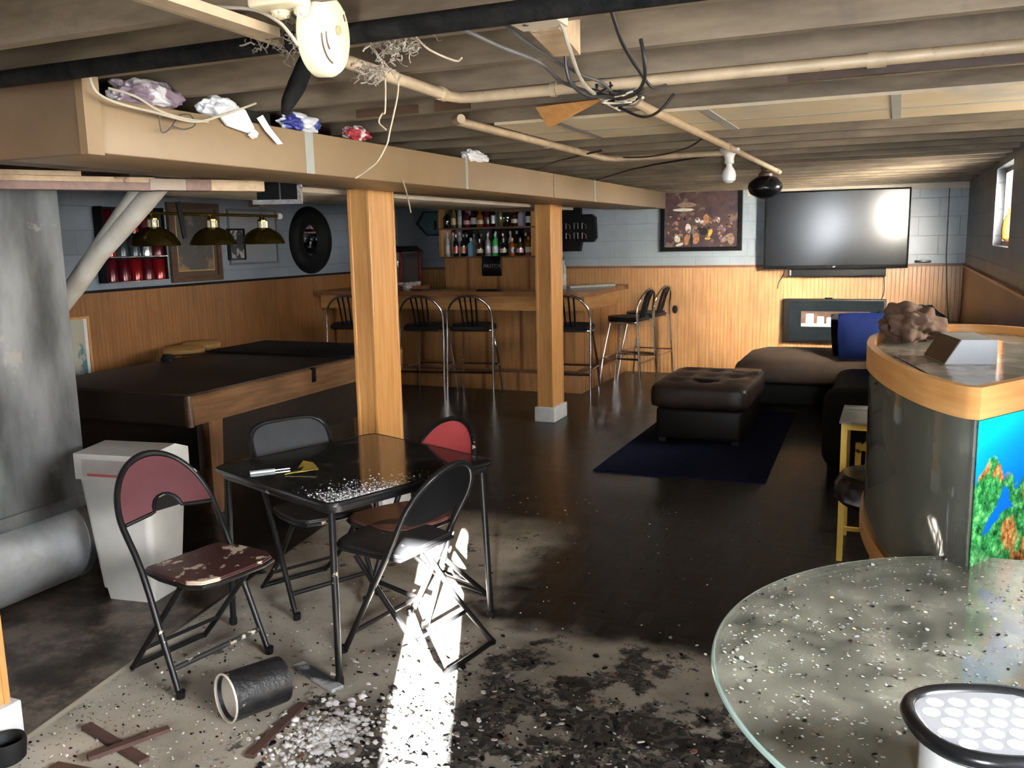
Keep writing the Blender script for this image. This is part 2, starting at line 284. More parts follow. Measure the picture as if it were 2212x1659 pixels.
M['navy'] = pm('navy_cushion', (0.0025, 0.0055, 0.028), (0.004, 0.0075, 0.038), 8, spec=0.05, rough=0.8)
M['tvscreen'] = pm('tv_screen', (0.003, 0.003, 0.0035), (0.004, 0.004, 0.0045), 3, rough=0.17, spec=0.25)
M['firegrey'] = pm('fireplace_glass', (0.010, 0.014, 0.016), (0.013, 0.017, 0.020), 3, rough=0.35, spec=0.05)
M['white_glow'] = pm('glowing_white', (0.9, 0.88, 0.8), (1, 1, 0.95), 40, rough=0.4, emit=((1.0, 0.95, 0.85), 1.6))  # white blocks given emission of their own
M['grey'] = pm('grey_plastic', (0.40, 0.42, 0.44), (0.46, 0.48, 0.50), 5, rough=0.4)
M['browncloth'] = pm('brown_towel', (0.085, 0.046, 0.030), (0.125, 0.072, 0.048), 14, rough=0.9, bump=0.3)
M['yellow'] = pm('yellow_enamel', (0.52, 0.33, 0.045), (0.58, 0.39, 0.07), 8, rough=0.4)
M['ivory'] = pm('ivory_plastic', (0.60, 0.51, 0.32), (0.64, 0.56, 0.37), 5, rough=0.4)
M['white'] = pm('white_plastic', (0.78, 0.78, 0.77), (0.7, 0.7, 0.69), 6, rough=0.4)
M['porcelain'] = pm('porcelain', (0.62, 0.60, 0.55), (0.52, 0.50, 0.45), 9, rough=0.25)
M['bag'] = pm('white_plastic_bag', (0.72, 0.70, 0.68), (0.60, 0.58, 0.57), 14, rough=0.35, bump=0.6)
M['bluebag'] = pm('blue_white_wrapper', (0.55, 0.55, 0.56), (0.04, 0.05, 0.22), 7, rough=0.4, edge=(0.52, 0.56))
M['redbag'] = pm('red_white_wrapper', (0.6, 0.55, 0.53), (0.32, 0.03, 0.04), 18, rough=0.4, edge=(0.48, 0.52))
M['pkg'] = pm('torn_package', (0.62, 0.58, 0.56), (0.20, 0.14, 0.17), 10, rough=0.5, edge=(0.48, 0.55))
M['char'] = pm('charred_black', (0.003, 0.003, 0.003), (0.012, 0.011, 0.010), 25, spec=0.08, rough=0.75, bump=1.0)
M['tar'] = pm('tarry_black', (0.006, 0.006, 0.007), (0.016, 0.015, 0.015), 25, rough=0.4, bump=0.8, extra=((0.38, 0.36, 0.32), 11, 0.63, 0.03))
M['fluff'] = pm('dusty_cobweb', (0.16, 0.13, 0.095), (0.27, 0.225, 0.165), 40, rough=0.95, bump=0.8)
M['twine'] = pm('pale_twine', (0.36, 0.29, 0.19), (0.30, 0.23, 0.145), 30, rough=0.8)
M['cablewhite'] = pm('white_cable', (0.46, 0.40, 0.30), (0.40, 0.34, 0.25), 9, rough=0.5)
M['cableblack'] = pm('black_cable', (0.005, 0.005, 0.005), (0.010, 0.009, 0.009), 9, rough=0.45)
M['cablegrey'] = pm('grey_cable', (0.05, 0.045, 0.04), (0.085, 0.075, 0.065), 9, rough=0.55)
M['mirror'] = pm('mirror_glass', (0.8, 0.8, 0.8), (0.8, 0.8, 0.8), 2, rough=0.02, metal=1)
M['goldline'] = pm('gilt_line', (0.42, 0.29, 0.10), (0.48, 0.34, 0.13), 8, rough=0.35, metal=0.5)
M['glass_table'] = glassy('dusty_table_glass', (0.74, 0.82, 0.77), (0.27, 0.265, 0.21), 0.42, 0.10, 0.26, 11)
M['glass_edge'] = pm('green_glass_edge', (0.30, 0.42, 0.37), (0.36, 0.48, 0.43), 5, rough=0.15)
M['tank_glass'] = glassy('murky_tank_glass', (0.42, 0.46, 0.40), (0.17, 0.175, 0.14), 0.55, 0.05, 0.16, 3)
M['lid_glass'] = glassy('dusty_lid_glass', (0.8, 0.82, 0.78), (0.50, 0.48, 0.42), 0.72, 0.12, 0.2, 9)
M['clear_glass'] = glassy('clear_glass', (0.9, 0.92, 0.9), (0.4, 0.4, 0.4), 0.10, 0.04)
M['window_glass'] = glassy('window_glass', (0.97, 0.98, 1.0), (0.8, 0.8, 0.8), 0.04, 0.02)
M['opaque_pane'] = pm('opaque_door_pane', (0.8, 0.8, 0.8), (0.75, 0.75, 0.75), 20, rough=0.6)
M['led'] = pm('led_reflector', (1, 1, 1), (1, 1, 1), 2, rough=0.3, emit=((0.96, 0.98, 1.0), 80.0))
M['ledplate'] = pm('led_plate', (0.16, 0.16, 0.17), (0.20, 0.20, 0.21), 8, rough=0.45)
M['orange'] = pm('orange_mark', (0.75, 0.20, 0.03), (0.7, 0.18, 0.03), 8, rough=0.4)
M['teal'] = pm('faint_green_face', (0.035, 0.09, 0.085), (0.06, 0.13, 0.115), 5, rough=0.3)
M['letter'] = pm('faded_grey_lettering', (0.16, 0.17, 0.17), (0.11, 0.12, 0.12), 20, rough=0.4)
M['redtube'] = pm('unlit_red_tube', (0.05, 0.010, 0.010), (0.07, 0.014, 0.014), 20, rough=0.3)
M['tinred'] = pm('red_tin', (0.30, 0.012, 0.012), (0.20, 0.008, 0.010), 5, rough=0.15, metal=0.35)
M['tindark'] = pm('dark_red_tin', (0.10, 0.006, 0.012), (0.07, 0.004, 0.008), 5, rough=0.2, metal=0.3)
M['tinsteel'] = pm('silver_tin', (0.68, 0.70, 0.70), (0.58, 0.6, 0.6), 5, rough=0.18, metal=0.9)
M['tinblack'] = pm('slate_tin', (0.05, 0.065, 0.075), (0.07, 0.085, 0.095), 5, rough=0.25, metal=0.4)
M['ash'] = pm('grey_ash', (0.30, 0.29, 0.27), (0.19, 0.18, 0.165), 20, rough=0.9, bump=0.6)
M['flakewhite'] = pm('paint_flake', (0.60, 0.56, 0.49), (0.50, 0.46, 0.39), 20, rough=0.6)
M['flakeyellow'] = pm('yellow_flake', (0.56, 0.42, 0.16), (0.50, 0.36, 0.12), 20, rough=0.6)

# ------------------------------------------------------------------ mesh helpers
class MB:
    def __init__(s): s.bm = bmesh.new()
    def box(s, x0, x1, y0, y1, z0, z1, mi=0, bevel=0.0, mat=None):
        r = bmesh.ops.create_cube(s.bm, size=1.0)
        mm = Matrix.Translation(((x0+x1)/2, (y0+y1)/2, (z0+z1)/2)) @ Matrix.Diagonal((abs(x1-x0), abs(y1-y0), abs(z1-z0), 1))
        if mat is not None: mm = mat @ mm
        bmesh.ops.transform(s.bm, matrix=mm, verts=r['verts'])
        fs = {f for v in r['verts'] for f in v.link_faces}
        if bevel:
            es = {e for f in fs for e in f.edges}
            q = bmesh.ops.bevel(s.bm, geom=list(es), offset=bevel, segments=3, profile=0.5, affect='EDGES')
            fs = set(q['faces']) | {f for f in fs if f.is_valid}
            vs = {v for f in fs for v in f.verts}; fs = {f for v in vs for f in v.link_faces}
        for f in fs: f.material_index = mi
        return s
    def beam(s, a, b, w, h, mi=0, up=(0, 0, 1)):
        """rectangular bar from a to b, w across, h along up"""
        a, b = Vector(a), Vector(b); d = (b-a); L = d.length; d.normalize(); u = Vector(up); x = d.cross(u)
        if x.length < 1e-4: x = Vector((1, 0, 0))
        x.normalize(); u = x.cross(d).normalized()
        m = Matrix((x, d, u)).transposed().to_4x4(); m.translation = (a+b)/2
        r = bmesh.ops.create_cube(s.bm, size=1.0)
        bmesh.ops.transform(s.bm, matrix=m @ Matrix.Diagonal((w, L, h, 1)), verts=r['verts'])
        for v in r['verts']:
            for f in v.link_faces: f.material_index = mi
        return s
    def tube(s, pts, rad, seg=10, smooth=0, cap=True, mi=0, closed=False):
        pts = [Vector(p) for p in pts]
        rads = rad if isinstance(rad, (list, tuple)) else [rad]*len(pts)
        if smooth and len(pts) > 2:
            out, ro = [], []
            n = len(pts)
            rng = range(n if closed else n-1)
            for i in rng:
                p0 = pts[(i-1) % n] if closed or i > 0 else pts[0]*2-pts[1]
                p1, p2 = pts[i], pts[(i+1) % n]
                p3 = pts[(i+2) % n] if closed or i+2 < n else pts[-1]*2-pts[-2]
                for k in range(smooth):
                    t = k/smooth
                    out.append(0.5*((2*p1)+(p2-p0)*t+(2*p0-5*p1+4*p2-p3)*t*t+(3*p1-p0-3*p2+p3)*t**3)); ro.append(rads[i]*(1-t)+rads[(i+1) % n]*t)
            if not closed: out.append(pts[-1]); ro.append(rads[-1])
            pts, rads = out, ro
        rings = []; n = len(pts); nrm = None
        for i, p in enumerate(pts):
            t = (pts[(i+1) % n]-pts[i-1]) if (closed or 0 < i < n-1) else (pts[1]-pts[0] if i == 0 else pts[-1]-pts[-2])
            if t.length < 1e-9: t = Vector((0, 0, 1))
            t.normalize()
            if nrm is None:
                a = Vector((0, 0, 1)) if abs(t.z) < 0.9 else Vector((1, 0, 0)); nrm = t.cross(a).normalized()
            else:
                nrm = (nrm - t*nrm.dot(t))
                nrm = nrm.normalized() if nrm.length > 1e-6 else t.orthogonal().normalized()
            bn = t.cross(nrm)
            rings.append([s.bm.verts.new(p+(nrm*math.cos(2*PI*k/seg)+bn*math.sin(2*PI*k/seg))*rads[i]) for k in range(seg)])
        fs = []
        for i in range(n if closed else n-1):
            A, B = rings[i], rings[(i+1) % n]
            for k in range(seg): fs.append(s.bm.faces.new((A[k], A[(k+1) % seg], B[(k+1) % seg], B[k])))
        if cap and not closed: fs.append(s.bm.faces.new(rings[0][::-1])); fs.append(s.bm.faces.new(rings[-1]))
        for f in fs: f.material_index = mi
        return s
    def lathe(s, prof, seg=20, mat=None, mi=0, cap=True):
        rings = []
        mat = mat or Matrix.Identity(4)
        for r, z in prof:
            rings.append([s.bm.verts.new(mat @ Vector((max(r, 1e-4)*math.cos(2*PI*k/seg), max(r, 1e-4)*math.sin(2*PI*k/seg), z))) for k in range(seg)])
        for A, B in zip(rings, rings[1:]):
            for k in range(seg): s.bm.faces.new((A[k], A[(k+1) % seg], B[(k+1) % seg], B[k])).material_index = mi
        if cap: s.bm.faces.new(rings[0][::-1]).material_index = mi; s.bm.faces.new(rings[-1]).material_index = mi
        return s
    def prism(s, poly, ext, mi=0):
        """polygon (3-D points) swept by vector ext"""
        e = Vector(ext); A = [s.bm.verts.new(Vector(p)) for p in poly]; B = [s.bm.verts.new(Vector(p)+e) for p in poly]
        n = len(A); fs = [s.bm.faces.new(A[::-1]), s.bm.faces.new(B)]
        for i in range(n): fs.append(s.bm.faces.new((A[i], A[(i+1) % n], B[(i+1) % n], B[i])))
        for f in fs: f.material_index = mi
        return s
    def flake(s, c, r, h, mi=0, n=6, rot=None):
        a0 = random.random()*6.28; top = []; bot = []
        tx, ty = random.uniform(-.35, .35), random.uniform(-.35, .35)
        ax = random.uniform(0.45, 1)
        for k in range(n):
            a = a0+2*PI*k/n; q = r*random.uniform(0.55, 1.0); dx, dy = q*math.cos(a), q*math.sin(a)*ax
            z = c[2]+abs(tx)*r+abs(ty)*r+tx*dx+ty*dy
            top.append(s.bm.verts.new((c[0]+dx*0.85, c[1]+dy*0.85, z+h))); bot.append(s.bm.verts.new((c[0]+dx, c[1]+dy, z)))
        s.bm.faces.new(top).material_index = mi; s.bm.faces.new(bot[::-1]).material_index = mi
        for k in range(n): s.bm.faces.new((bot[k], bot[(k+1) % n], top[(k+1) % n], top[k])).material_index = mi
        return s
    def blob(s, c, rx, ry, rz, sub=3, jit=0.0, mi=0, seed=1, freq=3.0, mat=None):
        from mathutils import noise
        r = bmesh.ops.create_icosphere(s.bm, subdivisions=sub, radius=1.0)
        for v in r['verts']:
            k = 1+jit*(noise.noise(v.co*freq+Vector((seed*7.1, seed*3.3, 0)))+0.5*noise.noise(v.co*freq*2.3+Vector((seed, 0, 5))))
            p = Vector((v.co.x*rx*k, v.co.y*ry*k, v.co.z*rz*k))
            if mat is not None: p = mat @ p
            v.co = p+Vector(c)
        for v in r['verts']:
            for f in v.link_faces: f.material_index = mi
        return s
    def build(s, name, mats, parent=None, angle=38, world=True):
        if parent is not None and world:
            root = parent
            while root.parent is not None: root = root.parent
            inv = Matrix.LocRotScale(root.location, root.rotation_euler, root.scale).inverted()
            bmesh.ops.transform(s.bm, matrix=inv, verts=s.bm.verts)
        bmesh.ops.recalc_face_normals(s.bm, faces=s.bm.faces)
        me = bpy.data.meshes.new(name); s.bm.to_mesh(me); s.bm.free()
        for m in (mats if isinstance(mats, (list, tuple)) else [mats]): me.materials.append(M[m] if isinstance(m, str) else m)
        me.polygons.foreach_set('use_smooth', [True]*len(me.polygons))
        me.set_sharp_from_angle(angle=R(angle))
        o = bpy.data.objects.new(name, me); COL.objects.link(o)
        if parent is not None: o.parent = parent
        return o

def tag(o, label=None, cat=None, group=None, kind=None):
    if label: o['label'] = label
    if cat: o['category'] = cat
    if group: o['group'] = group
    if kind: o['kind'] = kind
    return o
def thing(name, label, cat, loc=(0, 0, 0), rz=0.0, group=None):
    o = bpy.data.objects.new(name, None); COL.objects.link(o); o.empty_display_size = 0.1
    o.location = loc; o.rotation_euler = (0, 0, rz)
    return tag(o, label, cat, group)
def solo(name, mb, mat, label, cat, group=None, loc=None, **kw):
    """a thing that is one mesh; origin moved to loc"""
    if loc is not None: bmesh.ops.translate(mb.bm, vec=-Vector(loc), verts=mb.bm.verts)
    o = mb.build(name, mat, **kw)
    if loc is not None: o.location = loc
    return tag(o, label, cat, group)
def struct(name, mb, mat, parent=None, label=None, **kw):
    o = mb.build(name, mat, parent, **kw)
    if parent is None: o['kind'] = 'structure'
    if label: o['label'] = label
    return o
def kids(o): return [c for c in COL.objects if c.parent is o]
def dup(root, loc, rz, label, group=None):
    r = root.copy(); COL.objects.link(r); r.location = loc; r.rotation_euler = (0, 0, rz); r['label'] = label
    if group: r['group'] = group
    for ch in kids(root):
        c = ch.copy(); COL.objects.link(c); c.parent = r
        for g in kids(ch):
            d = g.copy(); COL.objects.link(d); d.parent = c
    return r

# ================================================================== THE ROOM
XL, XR, YB, YF, XN = -6.26, 0.67, 10.62, -1.62, 1.75   # left, far right, back, front wall; near right alcove
ZJ, ZC = 2.15, 2.36                                      # joist underside, boards above
struct('floor', MB().box(XL-.2, XN+.2, YF-.2, YB+.2, -0.12, 0.0), 'floor')
struct('ceiling', MB().box(XL-.2, XN+.2, YF-.2, YB+.2, ZC, ZC+.08), 'ply')
struct('wall_left', MB().box(XL-.2, XL, YF-.2, YB+.2, 0, ZC), 'blue_y')
struct('wall_back', MB().box(XL, XR+.2, YB, YB+.2, 0, ZC), 'blue_x')
# far right wall with the window hole
w = MB(); wy0, wy1, wz0, wz1 = 6.70, 7.76, 1.53, 2.10
w.box(XR, XR+.2, 5.2, wy0, 0, ZC); w.box(XR, XR+.2, wy1, YB, 0, ZC); w.box(XR, XR+.2, wy0, wy1, 0, wz0); w.box(XR, XR+.2, wy0, wy1, wz1, ZC)
struct('wall_right', w, 'blue_y')
w = MB(); w.box(XR+.2, XN+.2, 5.2, 5.4, 0, ZC)
ny0, ny1, nz0, nz1 = 3.55, 4.85, 1.35, 2.05
sy0, sy1 = 0.35, 1.65
w.box(XN, XN+.2, YF-.2, sy0, 0, ZC); w.box(XN, XN+.2, sy1, ny0, 0, ZC); w.box(XN, XN+.2, sy0, sy1, 0, nz0); w.box(XN, XN+.2, sy0, sy1, nz1, ZC); w.box(XN, XN+.2, ny1, 5.2, 0, ZC); w.box(XN, XN+.2, ny0, ny1, 0, nz0); w.box(XN, XN+.2, ny0, ny1, nz1, ZC)
struct('wall_alcove', w, 'blue_y')
# front wall with a door opening (door ajar): gap lets the sun in
w = MB(); dx0, dx1 = 0.335, 1.09
w.box(XL-.2, dx0, YF-.2, YF, 0, ZC); w.box(dx1, XN+.2, YF-.2, YF, 0, ZC); w.box(dx0, dx1, YF-.2, YF, 2.02, ZC)
struct('wall_front', w, 'blue_x')
def frame_window(name, x, y0, y1, z0, z1, bars):
    m = MB(); t = 0.035
    m.box(x+.06, x+.12, y0, y1, z0, z0+t); m.box(x+.06, x+.12, y0, y1, z1-t, z1); m.box(x+.06, x+.12, y0, y0+t, z0, z1); m.box(x+.06, x+.12, y1-t, y1, z0, z1)
    for k in range(bars):
        yy = y0+(y1-y0)*(k+1)/(bars+1); m.box(x+.07, x+.11, yy-.012, yy+.012, z0, z1)
    f = struct(name, m, 'white')
    MB().box(x+.088, x+.092, y0+t, y1-t, z0+t, z1-t).build('pane', 'window_glass', f)
    return f
f1 = frame_window('window_1', XR, wy0, wy1, wz0, wz1, 0)
f2 = frame_window('added_window_2', XN, ny0, ny1, nz0, nz1, 1)  # unseen window, added to let fill light in from the right
f3 = frame_window('added_window_3', XN, sy0, sy1, nz0, nz1, 1)  # second unseen window, put in to brighten the foreground
# unseen door, shaped so that its gap cuts the sun streak
dr = struct('door_1', MB().box(0.60, 1.09, YF-.12, YF-.08, 0.0, 0.55).box(0.60, 0.65, YF-.12, YF-.08, 0.55, 2.02).box(1.04, 1.09, YF-.12, YF-.08, 0.55, 2.02).box(0.65, 1.04, YF-.12, YF-.08, 1.94, 2.02), 'white')
MB().box(0.65, 1.04, YF-.102, YF-.098, 0.55, 1.94).build('pane', 'opaque_pane', dr)  # opaque, so the sun comes only through the gap
MB().tube([(0.625, YF-.08, 1.0), (0.625, YF-.03, 1.0), (0.70, YF-.03, 1.0)], 0.009, 8).build('door_handle', 'chrome', dr)
struct('gap_block', MB().box(0.335, 0.60, YF-.15, YF-.02, 0.0, 0.92), 'white')  # unseen block in the gap, sets the near end of the sun streak
# wainscot and caps
H = 1.275
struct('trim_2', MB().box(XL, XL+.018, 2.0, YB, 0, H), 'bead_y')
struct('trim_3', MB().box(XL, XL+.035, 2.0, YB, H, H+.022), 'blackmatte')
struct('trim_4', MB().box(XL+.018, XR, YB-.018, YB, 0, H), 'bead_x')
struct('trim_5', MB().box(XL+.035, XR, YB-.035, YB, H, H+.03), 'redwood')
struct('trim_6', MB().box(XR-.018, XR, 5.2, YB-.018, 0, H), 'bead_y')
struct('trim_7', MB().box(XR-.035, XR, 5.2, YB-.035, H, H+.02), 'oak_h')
struct('trim_8', MB().box(-1.60, XR, YB-.04, YB, 2.09, ZJ), 'cream')          # top plate on the back wall
struct('trim_9', MB().box(XL, XL+.045, 5.02, 5.17, H+.022, ZJ), 'darkwood')      # dark upright on the left wall
# joists, each its own beam
k = 0; jy = -1.17
while jy < 10.5:
    o = struct('ceiling_joist', MB().box(XL, XN if jy < 5.2 else XR, jy-.02, jy+.02, ZJ, ZC), 'joist')
    o['label'] = 'old painted ceiling joist running across the basement'; o['group'] = 'ceiling joists'
    jy += 0.40; k += 1
struct('gap_block0', MB().box(-0.36, XN, 3.19, 3.206, ZJ, ZJ+.055), 'darkwood')   # bare dark strip on one joist
struct('gap_block1', MB().box(-2.05, -1.77, 3.186, 3.2055, ZJ+.002, ZJ+.035), 'darkwood'); struct('gap_block2', MB().box(-1.69, -1.54, 3.186, 3.2055, ZJ+.002, ZJ+.045), 'darkwood')
# plasterboard patch screwed under the joists
pt = thing('plasterboard_patch', 'cream plasterboard patch between joists, brightest beside the right edge', 'ceiling panel', (-0.6, 3.95, ZJ))
MB().box(-1.62, XN-.1, 3.60, 4.34, ZJ-.012, ZJ).build('board', 'panel', pt)
MB().box(-0.74, -0.70, 3.60, 4.34, ZJ-.015, ZJ-.0121).build('seam_tape', 'tape', pt)
MB().box(-0.045, -0.01, 3.60, 4.34, ZJ-.015, ZJ-.0121).build('seam_tape', 'tape', pt)
MB().box(-1.62, XN-.1, 3.99, 4.02, ZJ-.0135, ZJ-.0121).build('seam_tape', 'tape', pt)
# main beam over the posts
struct('main_beam', MB().box(-2.98, -2.63, 1.2, 9.6, 1.955, ZJ), 'tan_dk', label='painted main beam carried by the wooden posts')

# ------------------------------------------------------------------ long tan duct
du = thing('air_duct', 'long tan painted rectangular duct running under the ceiling to the back', 'duct', (-2.4, 5.5, 1.93))
MB().box(-2.62, -2.20, 1.99, 9.12, 1.93, 2.095, bevel=0.004).build('body', 'tan', du)
MB().box(-2.63, -2.20, 1.955, 1.99, 1.925, 2.145).build('end_cap', 'tan_dk', du)
MB().box(-2.205, -2.175, 1.95, 2.01, 1.922, 2.145).build('corner_strip', 'tan', du)
for yy, ww in ((3.06, .055), (4.50, .03), (6.78, .035)):
    MB().box(-2.1995, -2.1965, yy-ww/2, yy+ww/2, 1.931, 2.094).build('seam_tape', 'tape', du)
MB().box(-2.1995, -2.1975, 5.86, 5.87, 1.931, 2.094).build('seam', 'tan_dk', du)
# return duct beyond, pale underside
rd = thing('return_duct', 'pale cream duct beyond the posts, above the pool table and bar', 'duct', (-3.4, 6.0, 1.93))
MB().box(-3.76, -3.0, 3.62, 8.55, 1.93, 2.12, bevel=0.004).build('body', 'cream', rd)
MB().box(-3.76, -3.0, 5.05, 5.08, 1.926, 1.9299).build('joint', 'tan_dk', rd)
fo = thing('vent_collar', 'shiny foil taped square vent hole beside the wood blocks', 'vent', (-2.78, 3.58, 1.86))
MB().box(-2.9, -2.64, 3.585, 3.60, 1.855, 1.95).build('opening', 'blackmatte', fo)
MB().beam((-2.92, 3.58, 1.857), (-2.63, 3.58, 1.851), 0.012, 0.022).beam((-2.64, 3.58, 1.85), (-2.64, 3.58, 1.94), 0.02, 0.016, up=(0, 1, 0)).build('foil_tape', 'foil', fo)
MB().box(-2.76, -2.755, 3.578, 3.584, 1.86, 1.95).build('bar', 'galv', fo)

# ledger boards at the near left
lb = thing('ledger_board', 'stacked raw lumber ledger above the steel furnace duct, dark scarred face', 'board', (-3.2, 2.85, 1.9))
A, B = Vector((-3.62, 2.27, 0)), Vector((-3.08, 3.10, 0))
def zz(v, z): return (v.x, v.y, z)
MB().beam(zz(A, 1.915), zz(B, 1.915), 0.09, 0.034).build('lower_board', 'redwood', lb)
MB().beam(zz(A, 1.944), zz(B, 1.944), 0.075, 0.022).build('middle_board', 'lumber', lb)
MB().beam(zz(A, 1.966), zz(B+(A-B)*.3, 1.966), 0.085, 0.02).build('upper_board', 'lumber', lb)
bk = thing('wood_block', 'wooden block row with tan and brown paint patches right of the ledger board', 'board', (-2.93, 3.3, 1.9))
C, D = Vector((-3.09, 3.08, 0)), Vector((-2.80, 3.50, 0))
MB().beam(zz(C, 1.925), zz(C+(D-C)*.3, 1.925), 0.09, 0.05).build('tan_block', 'tan', bk)
MB().beam(zz(C+(D-C)*.301, 1.925), zz(C+(D-C)*.52, 1.925), 0.09, 0.05).build('brown_block', 'redwood', bk)
MB().beam(zz(C+(D-C)*.521, 1.925), zz(D, 1.925), 0.09, 0.05).build('bare_block', 'lumber', bk)

# ------------------------------------------------------------------ posts
def post(x1, y0, label, wx=0.145, wy=0.285):
    x0, y1 = x1-wx, y0+wy
    t = thing('support_post', label, 'post', ((x0+x1)/2, (y0+y1)/2, 0), group='wooden support posts')
    MB().box(x0+.006, x1-.006, y0+.006, y1-.006, 0.12, 1.954).build('core', 'oak', t)
    m = MB(); s_ = 0.022
    for xx in (x0, x1-s_):
        for yy in (y0, y1-s_): m.box(xx, xx+s_, yy, yy+s_, 0.125, 1.952, bevel=0.003)
    m.build('corner_strip', 'oak', t)
    MB().box(x0-.022, x1+.022, y0-.022, y1+.022, 0, 0.135, bevel=0.006).build('base', 'white_base', t)
post(-2.70, 1.60, 'orange oak post at the photo left edge, only its foot showing')
post(-2.77, 4.39, 'big orange oak post behind the card table')
post(-2.81, 7.40, 'orange oak post standing in front of the bar corner', 0.15, 0.30)

# ------------------------------------------------------------------ furnace plenum
pl = thing('furnace_duct', 'galvanised steel furnace duct standing at the left edge', 'duct', (-3.9, 2.4, 0))
MB().box(-4.25, -3.61, 1.75, 3.04, 0.42, 1.925, bevel=0.004).build('plenum', 'galv', pl)
MB().box(-4.26, -3.598, 1.74, 3.05, 0.405, 0.47, bevel=0.003).build('seam_band', 'galv', pl)
MB().tube([(-3.80, 1.75, 0.222), (-3.80, 3.03, 0.222)], 0.218, 40).build('round_elbow', 'galv2', pl)
MB().tube([(-3.80, 3.0, 0.222), (-3.80, 3.045, 0.222)], 0.224, 40).build('end_ring', 'galv', pl)
vp = solo('vent_pipe', MB().tube([(-3.40, 3.42, 1.99), (-3.62, 3.42, 1.80), (-4.12, 3.42, 1.355), (-4.18, 3.30, 1.30), (-4.18, 3.035, 1.30)], 0.052, 20, smooth=4).tube([(-3.30, 3.41, 1.99), (-3.55, 3.41, 1.80), (-3.84, 3.42, 1.60)], 0.05, 20), 'pvc', 'slanted dirty white vent pipe rising from behind the steel duct', 'pipe', loc=(-4.3, 3.42, 1.19))

# ------------------------------------------------------------------ white bin
bn = thing('kitchen_bin', 'tall white plastic bin between steel duct and left folding chair', 'bin', (-3.27, 3.02, 0), R(8))
m = MB()
def bin_ring(mb, w0, d0, w1, d1, z0, z1, bev=0.03):
    a = [mb.bm.verts.new((sx*w0/2, sy*d0/2, z0)) for sx, sy in ((-1, -1), (1, -1), (1, 1), (-1, 1))]
    b = [mb.bm.verts.new((sx*w1/2, sy*d1/2, z1)) for sx, sy in ((-1, -1), (1, -1), (1, 1), (-1, 1))]
    mb.bm.faces.new(a[::-1]); mb.bm.faces.new(b)
    es = []
    for i in range(4):
        f = mb.bm.faces.new((a[i], a[(i+1) % 4], b[(i+1) % 4], b[i]))
    for i in range(4):
        es.append(mb.bm.edges.get((a[i], b[i])))
    bmesh.ops.bevel(mb.bm, geom=es, offset=bev, segments=4, profile=0.5, affect='EDGES')
bin_ring(m, .29, .23, .375, .30, 0.06, 0.60); m.build('body', 'bin', bn, world=False)
m = MB(); bin_ring(m, .25, .20, .27, .215, 0.0, 0.07, .02); m.build('foot', 'bin', bn, world=False)
m = MB()
prof = [(-.155, .60), (.155, .60), (.155, .70), (.06, .735), (-.155, .72)]
m.prism([(-.195, y, z) for y, z in prof], (0.39, 0, 0)); m.build('lid', 'bin', bn, world=False)
MB().box(-.15, .15, -.160, -.154, .615, .695).build('flap', pm('bin_flap', (0.42, 0.37, 0.33), (0.36, 0.31, 0.28), 5, rough=0.45), bn, world=False)
MB().box(-.12, .10, -.164, -.160, .62, .63).build('flap_edge', 'red', bn, world=False)

# ------------------------------------------------------------------ pool table
po = thing('pool_table', 'long walnut pool table with a black cover at its far end', 'pool table', (-4.38, 5.06, 0))
px0, px1, py0, py1 = -5.07, -3.70, 3.86, 6.26
m = MB()
pr = [(px1, .795), (px1+.012, .785), (px1, .62), (px1-.04, .62), (px1-.04, .795)]
m.prism([(x, py0, z) for x, z in pr], (0, py1-py0, 0)); m.build('apron', 'walnut', po)
m = MB(); m.prism([(2*-4.385-x, py0, z) for x, z in pr], (0, py1-py0, 0))
m.build('apron', 'walnut', po)
MB().box(px0+.002, px1-.002, py1-.04, py1, .62, .795).build('end_apron', 'darkwood', po)
MB().box(px0+.002, px1-.002, py0, py0+.04, .62, .795).build('end_apron', 'pool_end', po)  # near end coloured darker than the sides to stand for shade
MB().box(px0+.02, px1-.02, py0+.02, py1-.02, .775, .805, bevel=.006).build('top', pm('pool_top_cover', (0.020, 0.012, 0.008), (0.032, 0.019, 0.012), 3, (1, 1, 1), 0.45, spec=0.3), po)
MB().box(px0-.005, px1+.004, py1-.75, py1+.01, .8055, .82, bevel=.005).build('cover', 'blackmatte', po)
m = MB()
for xx in (px0, px1):
    for yy in (py0, py1): m.tube([(xx+(.012 if xx < -4.4 else -.012), yy+(.012 if yy < 5 else -.012), .615), (xx+(.012 if xx < -4.4 else -.012), yy+(.012 if yy < 5 else -.012), .80)], .022, 12)
m.build('corner_guard', 'darkwood', po)
for xx in (-4.90, -3.86):
    for yy in (4.17, 5.88):
        m = MB(); a = [m.bm.verts.new((xx+sx*.062, yy+sy*.062, .63)) for sx, sy in ((-1, -1), (1, -1), (1, 1), (-1, 1))]
        b = [m.bm.verts.new((xx+sx*.042, yy+sy*.042, .0)) for sx, sy in ((-1, -1), (1, -1), (1, 1), (-1, 1))]
        m.bm.faces.new(a); m.bm.faces.new(b[::-1])
        for i in range(4): m.bm.faces.new((a[i], b[i], b[(i+1) % 4], a[(i+1) % 4]))
        m.build('leg', 'walnut_v', po)
MB().box(px1-.004, px1+.016, 5.02, 5.06, .70, .80).build('clip', 'blackplain', po)
MB().box(px0+.15, px1-.15, py0+.2, py1-.2, .30, .62).build('ball_box', 'pool_end', po)  # colour darkened for the shade under the table
solo('small_cap', MB().lathe([(.045, 0), (.05, .02), (.03, .05), (.0, .055)], 16), 'blackmatte', 'small black cap lying on the pool table top near the gold stools', 'cap', loc=None).location = (-4.97, 5.0, .806)

